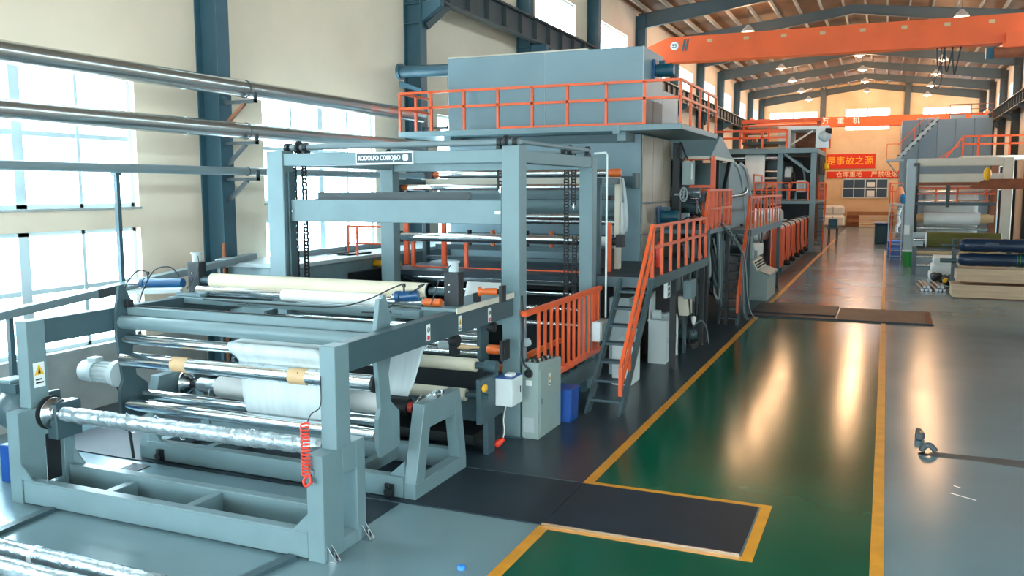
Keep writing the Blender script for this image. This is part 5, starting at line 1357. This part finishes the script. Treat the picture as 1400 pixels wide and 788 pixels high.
# platform steps with rails left of the winding machine
stairs('steel_stairs', 'pale steel ladder stairs left of the winding machine', .22, .70, 42.2, 43.6, 0, 2.45, 9, 'motor_grey', rail_x=(.25,))
pb = thing('operator_platform', 'small platform with orange rails at the head of the pale stairs', 'platform', (.5, 44.3, 0))
part('deck', MB().box(.1,.76,43.6,45.4,2.38,2.47), 'motor_grey', pb)
for (x, y) in ((.12,45.3),(.7,45.3)): part('leg', MB().box(x,x+.06,y,y+.06,0,2.38), 'motor_grey', pb)
rail_run(pb, [(.14,43.6),(.14,45.4)], 2.47, .95, 1, .03, [(.14,43.65),(.14,44.5),(.14,45.35)])
rail_run(pb, [(.14,45.38),(.72,45.38)], 2.47, .95, 1, .03, [(.7,45.38)])
cl1 = thing('hanging_cloth', 'peach and blue cloths hung over the operator platform rail', 'cloth', (.62, 44.0, 2.47))
part('peach_cloth', MB().lathe([(0,.10),(.15,.20),(.45,.22),(.70,.12),(.78,.04)],(.50,44.2,2.5),(.1,0,1),12), 'peach_cloth', cl1)
part('blue_cloth', MB().lathe([(0,.06),(.1,.14),(.35,.15),(.45,.05)],(.72,44.0,2.48),(0,0,1),12), 'blue_cloth', cl1)
cl2 = thing('hanging_rag', 'pale rag hanging behind the pale ladder stairs', 'rag', (.55, 44.6, 1.0))
part('rag', MB().tube([(.62,44.4,2.3),(.55,44.4,1.9),(.60,44.4,1.6),(.48,44.4,1.35),(.52,44.4,1.1)],.07,8,4), 'cloth_roll', cl2)
eb = thing('switch_box', 'small white switch box on the left post of the winding machine', 'electrical box', (.85, 40.2, 1.3))
part('enclosure', MB().box(.74,.96,40.15,40.302,1.25,1.65), 'white_panel', eb, .01)
part('cover', MB().box(.76,.94,40.14,40.15,1.28,1.62), 'label_white', eb)
# big panelled oven behind
ro = thing('panelled_oven', 'tall blue grey panelled oven block behind the winding machine', 'oven', (3, 52, 0))
xs = [.62,1.48,2.34,3.2,4.06,4.92]
for i in range(5):
    part('panel', MB().box(xs[i]+.012,xs[i+1]-.012,51.96,52.0,4.55,6.82), 'right_grey', ro, .01)
part('casing', MB().box(.62,4.92,52.0,58,.2,6.80), 'right_grey', ro)
part('base', MB().box(.7,4.8,52.1,57.9,0,.2), 'black', ro)
rail_run(ro, [(2.9,52.2),(5.0,52.2)], 6.82, .75, 2, .02, [(2.9,52.2),(3.9,52.2),(4.9,52.2)], 'wood_rust')
part('roof_equipment', MB().box(4.0,4.8,53,54,6.82,7.05).box(1.4,2.2,53,54,6.82,7.0).box(3.0,3.7,53,54,6.82,7.1), 'motor_grey', ro)
# slanting stair up the oven
sx = thing('slanting_stairs', 'grey slanting stairs climbing across the panelled oven front', 'stairs', (1.4, 50.9, 4.4))
part('stringer', MB().bar((.45,50.2,4.72),(2.3,50.2,6.80),.05,.12), 'motor_grey', sx)
part('stringer', MB().bar((.45,51.5,4.72),(2.3,51.5,6.80),.06,.20), 'motor_grey', sx)
for i in range(8):
    f = (i+.6)/8.4; part('tread', MB().box(.45+1.85*f-.14,.45+1.85*f+.18,50.23,51.47,4.74+2.08*f,4.78+2.08*f), 'black', sx)
part('handrail', MB().bar((.45,50.6,5.45),(2.0,50.6,7.2),.04,.04), 'orange', sx)
for f in (.1,.45,.8): part('rail_post', MB().bar((.45+1.7*f,50.6,4.75+1.9*f),(.45+1.7*f,50.6,5.45+1.9*f),.03,.03), 'orange', sx)
part('foot_platform', MB().box(-.1,.75,50.5,51.9,4.60,4.70), 'motor_grey', sx)
part('platform_rail', MB().bar((-.08,50.5,5.5),(.5,50.5,5.5),.03,.03).bar((-.08,50.5,4.7),(-.08,50.5,5.5),.03,.03), 'orange', sx)
part('platform_leg', MB().box(.62,.75,50.6,50.75,0,4.60).bar((-.05,50.7,4.6),(.65,50.7,3.7),.06,.06), 'grey', sx)
# fabric roll on a stand in front
ol = thing('olive_fabric_roll', 'big olive green fabric roll on a low stand before the winding machine', 'fabric roll', (2.6, 36, .9))
part('roll', MB().cyl((1.44,36,1.28),(3.86,36,1.28),.28,32), 'olive', ol)
part('end_paper', MB().cyl((1.40,36,1.28),(1.44,36,1.28),.285,32).cyl((3.86,36,1.28),(3.89,36,1.28),.285,32), 'cloth_roll', ol)
part('shaft', MB().cyl((1.0,36,1.28),(4.2,36,1.28),.05,12), 'chrome_dull', ol)
ws = thing('winder_stand', 'steel winder stand carrying the olive fabric roll', 'machine stand', (2.6, 36.4, 0))
part('end_frame', MB().box(.98,1.12,35.7,36.5,0,1.0), 'grey_dark', ws, .01)
part('end_frame', MB().box(4.05,4.2,35.7,36.5,0,1.28), 'grey_dark', ws, .01)
part('drive_unit', MB().box(1.0,1.35,36.5,36.9,1.0,1.5).cyl((1.1,36.4,1.4),(1.4,36.4,1.4),.12,12), 'motor_grey', ws)
part('cardboard_core', MB().cyl((1.12,35.85,.80),(4.05,35.85,.80),.075,14), 'clay', ws)
part('low_bar', MB().cyl((1.12,36.2,.62),(4.05,36.2,.62),.04,10).cyl((1.12,36.2,.30),(4.05,36.2,.30),.06,10), 'chrome_dull', ws)
wst = [('lowest',.0,1.48),('middle',.28,1.54),('topmost',.56,1.60)]
for (q, z, x) in wst:
    s_ = thing('wrapped_bale', q + ' white wrapped bale in the pile left of the navy rolls', 'bale', (x+.5, 33.5, z), 'white wrapped bales')
    part('wrap', MB().prism([(x,z+.03),(x+.05,z),(x+1.35,z),(x+1.40,z+.03),(x+1.40,z+.25),(x+1.35,z+.28),(x+.05,z+.28),(x,z+.25)],'y',33.0,34.4), 'cloth_roll', s_, .02)
    part('fold', MB().box(x-.01,x+.3,32.98,33.0,z+.05,z+.24), 'cloth_roll', s_)
gb = thing('green_bin', 'bright green plastic bin beside the winding machine post', 'bin', (.95, 39.3, 0))
part('bin_body', MB().lathe([(0,.19),(.6,.23)],(.92,39.3,0),(0,0,1),18), 'green_bin', gb)
part('bin_rim', MB().lathe([(.6,.25),(.66,.25)],(.92,39.3,0),(0,0,1),18), 'white_panel', gb)
b3 = thing('blue_crate', 'blue plastic crate under the pale ladder stairs', 'crate', (.5, 44, 0))
part('crate_body', MB().box(.15,.72,43.7,44.5,0,.72), 'blue_bin', b3, .02)
part('crate_rim', MB().box(.12,.75,43.67,44.53,.40,.46).box(.12,.75,43.67,44.53,.72,.78), 'blue_light', b3)
dp = thing('dust_bin', 'dark blue bin standing in the far aisle', 'bin', (-.2, 55, 0))
part('bin_body', MB().box(-.55,.15,54.6,56.2,0,1.1), 'motor_blue', dp, .04)
part('bin_lid', MB().box(-.6,.2,54.5,56.3,1.1,1.2), 'blue_bin', dp, .02)
# crates and navy rolls
for (lab, z0, x0) in (('lower pale pine crate under the navy rolls', .0, 1.88), ('upper pale pine crate right under the navy rolls', .46, 1.98)):
    k = thing('pine_crate', lab, 'crate', (4, 28.8, z0), 'pine crates under the navy rolls')
    x1 = 6.3
    part('front_board', MB().box(x0,x1,28.3,28.33,z0+.06,z0+.36), 'wood', k)
    part('rear_board', MB().box(x0,x1,29.37,29.4,z0+.06,z0+.36), 'wood', k)
    part('end_board', MB().box(x0,x0+.03,28.33,29.37,z0+.06,z0+.36), 'wood', k)
    part('lid', MB().box(x0-.03,x1,28.28,29.42,z0+.36,z0+.40), 'wood', k)
    part('base_board', MB().box(x0,x1,28.3,29.4,z0+.03,z0+.06), 'wood', k)
    part('skid', MB().box(x0+.1,x1,28.32,28.42,z0,z0+.03).box(x0+.1,x1,29.2,29.3,z0,z0+.03), 'wood_rust', k)
    part('batten', MB().box(x0+.22,x0+.30,28.285,28.3,z0+.05,z0+.37), 'wood', k)
    part('batten', MB().box(x0+2.0,x0+2.03,28.29,28.3,z0+.05,z0+.37), 'wood', k)
nf = thing('roll_rack', 'dark steel rack holding the two navy rolls', 'rack', (2.0, 29, 0))
part('upright', MB().box(1.90,2.02,29.45,29.60,0,1.66), 'grey_dark', nf)
part('arm', MB().box(1.90,2.02,28.7,29.45,.87,.93).box(1.90,2.02,28.7,29.45,1.3,1.35).cyl((1.55,28.9,1.05),(2.02,28.9,1.05),.07,10).cyl((1.55,28.9,1.5),(2.02,28.9,1.5),.04,10), 'grey_dark', nf)
part('chuck_star', MB().bar((1.95,28.9,1.4),(1.95,28.9,1.68),.06,.06), 'black', nf)
for (lab, z) in (('lower navy blue wrapped fabric roll on the pine crates', 1.10), ('upper navy blue wrapped fabric roll on the rack', 1.52)):
    t = thing('navy_roll', lab, 'fabric roll', (4.1, 28.9, z-.2), 'navy wrapped rolls')
    rr = random.Random(int(z*10)); prof = [(0,.10),(.05,.17)]; x = .15
    while x < 4.2: prof.append((x, .19+rr.uniform(-.012,.012))); x += rr.uniform(.1,.3)
    prof.append((4.3,.17))
    part('wrapped_roll', MB().lathe(prof,(2.04,28.9,z),(1,0,0),22), 'navy', t)
    if z < 1.3:
        for x in (3.55, 3.62): part('green_strap', MB().torus((x,28.9,z),(1,0,0),.205,.012,22,6), 'green_bin', t)
    else: part('label_patch', MB().box(2.7,3.05,28.70,28.72,z+.02,z+.10), 'navy', t)
# bundles of steel tubes
bi = 0
for (bx, by, lab) in ((1.15,30.2,'short steel tube of the left bundle lying on the aisle floor'), (1.55,30.3,'short steel tube of the right bundle lying on the aisle floor')):
    for j, (dx, dz) in enumerate(((0,.05),(.11,.05),(.22,.05),(.055,.145),(.165,.145))):
        t = solo('steel_tube', MB().cyl((bx+dx,by-.45,dz),(bx+dx-.10,by+1.2,dz),.05,12).cyl((bx+dx,by-.452,dz),(bx+dx,by-.45,dz),.038,12), 'tube_steel', lab, 'tube', 'left tube bundle' if 'left' in lab else 'right tube bundle')
jm = thing('dark_scrap_heap', 'heap of dark metal fittings beside the pine crates', 'scrap', (1.75, 31.5, 0))
rr = random.Random(21)
for i in range(14):
    part('fitting', MB().lathe([(0,.05),(.05,.10),(.18,.08),(.22,.03)],(1.45+rr.uniform(0,.55),31+rr.uniform(0,1.2),.04+rr.uniform(0,.28)),(rr.uniform(-1,1),rr.uniform(-1,1),.4),8), rr.choice(('black','grey_dark','rubber')), jm)
part('yellow_wrapper', MB().lathe([(0,.03),(.05,.08),(.12,.06),(.18,.02)],(1.78,30.8,.20),(.5,.2,.6),8), 'yellow_hook', jm)
# floor tape and debris
tpz = thing('floor_tape', 'dark peeling floor tape strip running off to the right', 'tape', (2.2, 11.2, 0))
part('strip', MB().prism([(.56,11.36),(.66,11.30),(1.1,11.30),(2.6,11.02),(4.4,10.75),(4.4,10.98),(2.6,11.30),(1.5,11.52),(1.1,11.50),(.66,11.50)],'z',0,.003), 'tape_grey', tpz)
part('curled_end', MB().tube([(.52,11.42,.02),(.56,11.45,.08),(.62,11.45,.09),(.68,11.42,.03)],.035,8,4), 'tape_grey', tpz)
part('hole_patch', MB().cyl((.54,11.36,0),(.54,11.36,.005),.06,16), 'black', tpz)
part('scuff', MB().bar((.75,9.98,.001),(.98,9.84,.001),.02,.002).bar((.80,10.25,.001),(.86,10.2,.001),.02,.002), 'label_white', tpz)
dbr = thing('floor_block', 'small grey metal block lying on the grey floor near the tape', 'debris', (.52, 12.1, 0))
part('block', MB().prism([(.46,11.98),(.55,11.96),(.58,12.05),(.55,12.26),(.48,12.28)],'z',0,.09), 'tape_grey', dbr, .015)
part('rust_spot', MB().box(.52,.555,12.02,12.12,.09,.094), 'clay', dbr)
solo('bottle_cap', MB().lathe([(0,.035),(.03,.035),(.035,.02)],(-3.18,6.32,.0),(0,0,1),14), 'blue_light', 'bright blue cap on the floor at the bottom edge of the green corner', 'cap')
bt = thing('blue_bottle_box', 'blue box with white cap on the floor by the left windows', 'box', (-8.75, 6.6, 0))
part('box_body', MB().box(-8.86,-8.70,6.35,6.62,0,.42), 'blue_bin', bt, .01)
part('cap', MB().cyl((-8.78,6.48,.42),(-8.78,6.48,.46),.04,12), 'label_white', bt)

# ================================================================== CRANES, LAMPS, BANNERS
cr1 = thing('bridge_crane', 'near orange bridge crane girder spanning the hall under the roof', 'crane', (-1.8, 36.9, 8.3))
part('girder', MB().prism([(-9.88,8.60),(-9.4,8.60),(-8.9,8.46),(6.1,8.46),(6.2,8.60),(6.28,8.60),(6.28,9.2),(6.1,9.44),(-8.6,9.44),(-9.88,8.96)],'y',36.7,37.1), 'orange_crane', cr1, .01)
part('bottom_flange', MB().box(-8.9,6.1,36.55,37.25,8.40,8.46), 'orange_crane', cr1)
part('side_plate', MB().box(-8.8,6.1,36.64,36.7,8.46,8.80), 'orange_crane', cr1)
part('end_truck', MB().box(-10.02,-9.74,35.4,38.4,8.30,8.62), 'orange_crane', cr1, .02)
part('end_truck', MB().box(6.14,6.42,35.4,38.4,8.30,8.60), 'orange_crane', cr1, .02)
bd = part('load_badge', MB().cyl((-8.35,36.70,9.08),(-8.35,36.69,9.08),.17,24), 'label_white', cr1)
text('badge_lettering', '55', .2, face_y(-8.35, 36.685, 9.08), 'label_dark', bd, .002, .004)
for x in (-8.05,-7.92): part('hazard_stripe', MB().prism([(x,8.85),(x+.07,8.85),(x+.17,9.32),(x+.10,9.32)],'y',36.68,36.70), 'grey_dark', cr1)
for i in range(9):
    part('inspection_plate', MB().box(-7.0+1.45*i,-6.8+1.45*i,36.69,36.70,9.14,9.27), 'clay', cr1)
hs = thing('crane_hoist', 'red brown hoist trolley under the near crane girder with festooned cables', 'hoist', (4.0, 36.9, 7.4))
part('motor_drum', MB().cyl((3.35,36.6,8.06),(4.9,36.6,8.06),.2,18), 'rust', hs)
part('trolley_frame', MB().box(3.7,4.3,36.45,36.65,8.2,8.75).box(3.6,4.4,36.4,37.4,8.22,8.38), 'orange_crane', hs)
part('control_box', MB().box(3.1,3.35,36.5,36.8,7.86,8.26), 'motor_blue', hs)
cbz = MB()
for i in range(3):
    x = 1.5+.26*i
    cbz.tube([(x,36.9,8.4),(x+.03,36.9,7.95),(x+.10,36.9,7.6-.1*i),(x+.2,36.9,7.9),(x+.28,36.9,8.4)],.03,6,5)
part('festoon_cable', cbz, 'cable', hs)
part('pendant_cable', MB().tube([(1.65,36.8,8.4),(1.6,36.8,7.6),(1.45,36.8,7.15),(1.55,36.8,6.9),(1.7,36.8,7.15),(1.68,36.8,7.7)],.02,6,5), 'cable', hs)
cr2 = thing('bridge_crane', 'far orange bridge crane girder with white lettering near the end wall', 'crane', (-1.8, 72, 7.8))
part('girder', MB().box(-9.88,6.28,71.8,72.2,7.95,8.60), 'orange_crane', cr2, .01)
part('bottom_flange', MB().box(-9.8,6.2,71.65,72.35,7.85,7.95), 'orange_crane', cr2)
part('end_truck', MB().box(-10.02,-9.74,70.6,73.4,8.30,8.62).box(6.14,6.42,70.6,73.4,8.30,8.62), 'orange_crane', cr2)
for ch, x in (('万',-4.55),('重',-3.45),('机',-2.35)):
    text('girder_lettering', ch, .52, face_y(x, 71.79, 8.27), 'label_white', cr2, .003, .005)
# wall banners
bn = thing('wall_banner', 'larger red banner with yellow characters on the far wall', 'banner', (-3, 79.9, 4.6))
part('cloth', MB().box(-5.9,-.98,79.93,79.97,4.86,6.08), 'banner_red', bn)
text('banner_lettering', '也是事故之源', .74, face_y(-3.35, 79.92, 5.47), 'banner_text', bn, .003, .004)
bn = thing('wall_banner', 'lower narrow red banner with pale characters above the office window', 'banner', (-1.5, 79.9, 4.1))
part('cloth', MB().box(-4.8,1.05,79.93,79.97,4.05,4.62), 'banner_red', bn)
text('banner_lettering', '仓库重地', .52, face_y(-3.0, 79.92, 4.33), 'cream_text', bn, .003, .004)
text('banner_lettering', '严禁吸烟', .52, face_y(-.25, 79.92, 4.33), 'cream_text', bn, .003, .004)
# low office window in the far wall
win_n[0] += 1
w = struct_empty('window_%d' % win_n[0], (-1.7, 79.95, 2.4))
part('window_frame', MB().box(-3.5,.1,79.9,80,2.36,2.44).box(-3.5,.1,79.9,80,3.92,4.0).box(-3.5,-3.42,79.9,80,2.4,4).box(.02,.1,79.9,80,2.4,4).box(-1.75,-1.65,79.9,80,2.4,4).box(-2.62,-2.56,79.9,80,2.4,4).box(-.84,-.78,79.9,80,2.4,4).box(-3.5,.1,79.9,80,3.15,3.22), 'frame_white', w)
for i, (x0, x1) in enumerate(((-3.42,-2.62),(-2.56,-1.75),(-1.65,-.84),(-.78,.02))):
    for (z0, z1) in ((2.44,3.15),(3.22,3.92)): part('pane', MB().box(x0,x1,79.94,79.96,z0,z1), 'glass_dark', w)
part('notice', MB().box(-1.55,-.95,79.92,79.93,3.3,3.7).box(-1.55,-.95,79.92,79.93,2.5,3.0), 'label_white', w)
# goods along the far wall
for (nm, lab, b, m_) in (('white_bale', 'upper cream bale stacked at the far wall', (-4.9,-3.2,77.6,79.2,.95,1.75), 'cloth_roll'), ('white_bale', 'lower cream bale stacked at the far wall', (-5.0,-3.1,77.4,79.3,0,.95), 'cloth_roll')):
    t = thing(nm, lab, 'bale', ((b[0]+b[1])/2,(b[2]+b[3])/2,b[4]), 'cream bales at the far wall')
    part('bale_body', MB().box(*b), m_, t, .15)
    part('tie_band', MB().box((b[0]+b[1])/2-.04,(b[0]+b[1])/2+.04,b[2]-.01,b[2],b[4]+.1,b[5]-.1), 'motor_grey', t)
t = thing('brown_board_stack', 'long brown board stack against the far wall', 'boards', (-1.4, 79, 0))
for i in range(4): part('board', MB().box(-3.0,.6,78.9,79.6,.05+.30*i,.32+.30*i), 'plywood' if i % 2 else 'wood_rust', t)
t = thing('plank_pile', 'pile of pinkish planks on the floor at the far wall', 'planks', (-.8, 77.8, 0))
for i in range(5): part('plank', MB().box(-2.0,.3,77.4,78.2,.04+.19*i,.20+.19*i), 'wood', t)
# high bay lamps
def lamp(x, y, z, lab):
    t = thing('high_bay_lamp', lab, 'lamp', (x, y, z), 'high bay lamps under the roof')
    part('shade', MB().lathe([(0,.30),(.02,.30),(.16,.20),(.24,.10),(.30,.08)],(x,y,z),(0,0,1),20), 'lamp_shade', t)
    part('bulb', MB().lathe([(-.10,.02),(-.07,.09),(-.01,.10),(0,.05)],(x,y,z),(0,0,1),12), 'bulb', t)
    part('rod', MB().cyl((x,y,z+.3),(x,y,zroof(x)-.05),.015,6), 'runway', t)
    l = bpy.data.lights.new('lamp_light', 'POINT'); l.energy = LAMP_POWER*.62; l.color = LAMP_COLOR; l.shadow_soft_size = .45
    o = bpy.data.objects.new('lamp_light', l); COL.objects.link(o); o.parent = t; o.location = (0, 0, -.35)
row = {-6.2:'left', -1.8:'ridge', 2.6:'right'}
k = 0
ordw = ['first','second','third','fourth','fifth','sixth']
for j, y in enumerate((42.3, 49.2, 56.0, 62.8, 69.7, 76.5)):
    for x in ((-6.2, 2.6) if j < 2 else (-6.2, -1.8, 2.6)):
        lamp(x, y, zroof(x)-1.25, '%s aluminium high bay lamp of the %s row beyond the near crane' % (ordw[j-2 if x == -1.8 else j], row[x]))
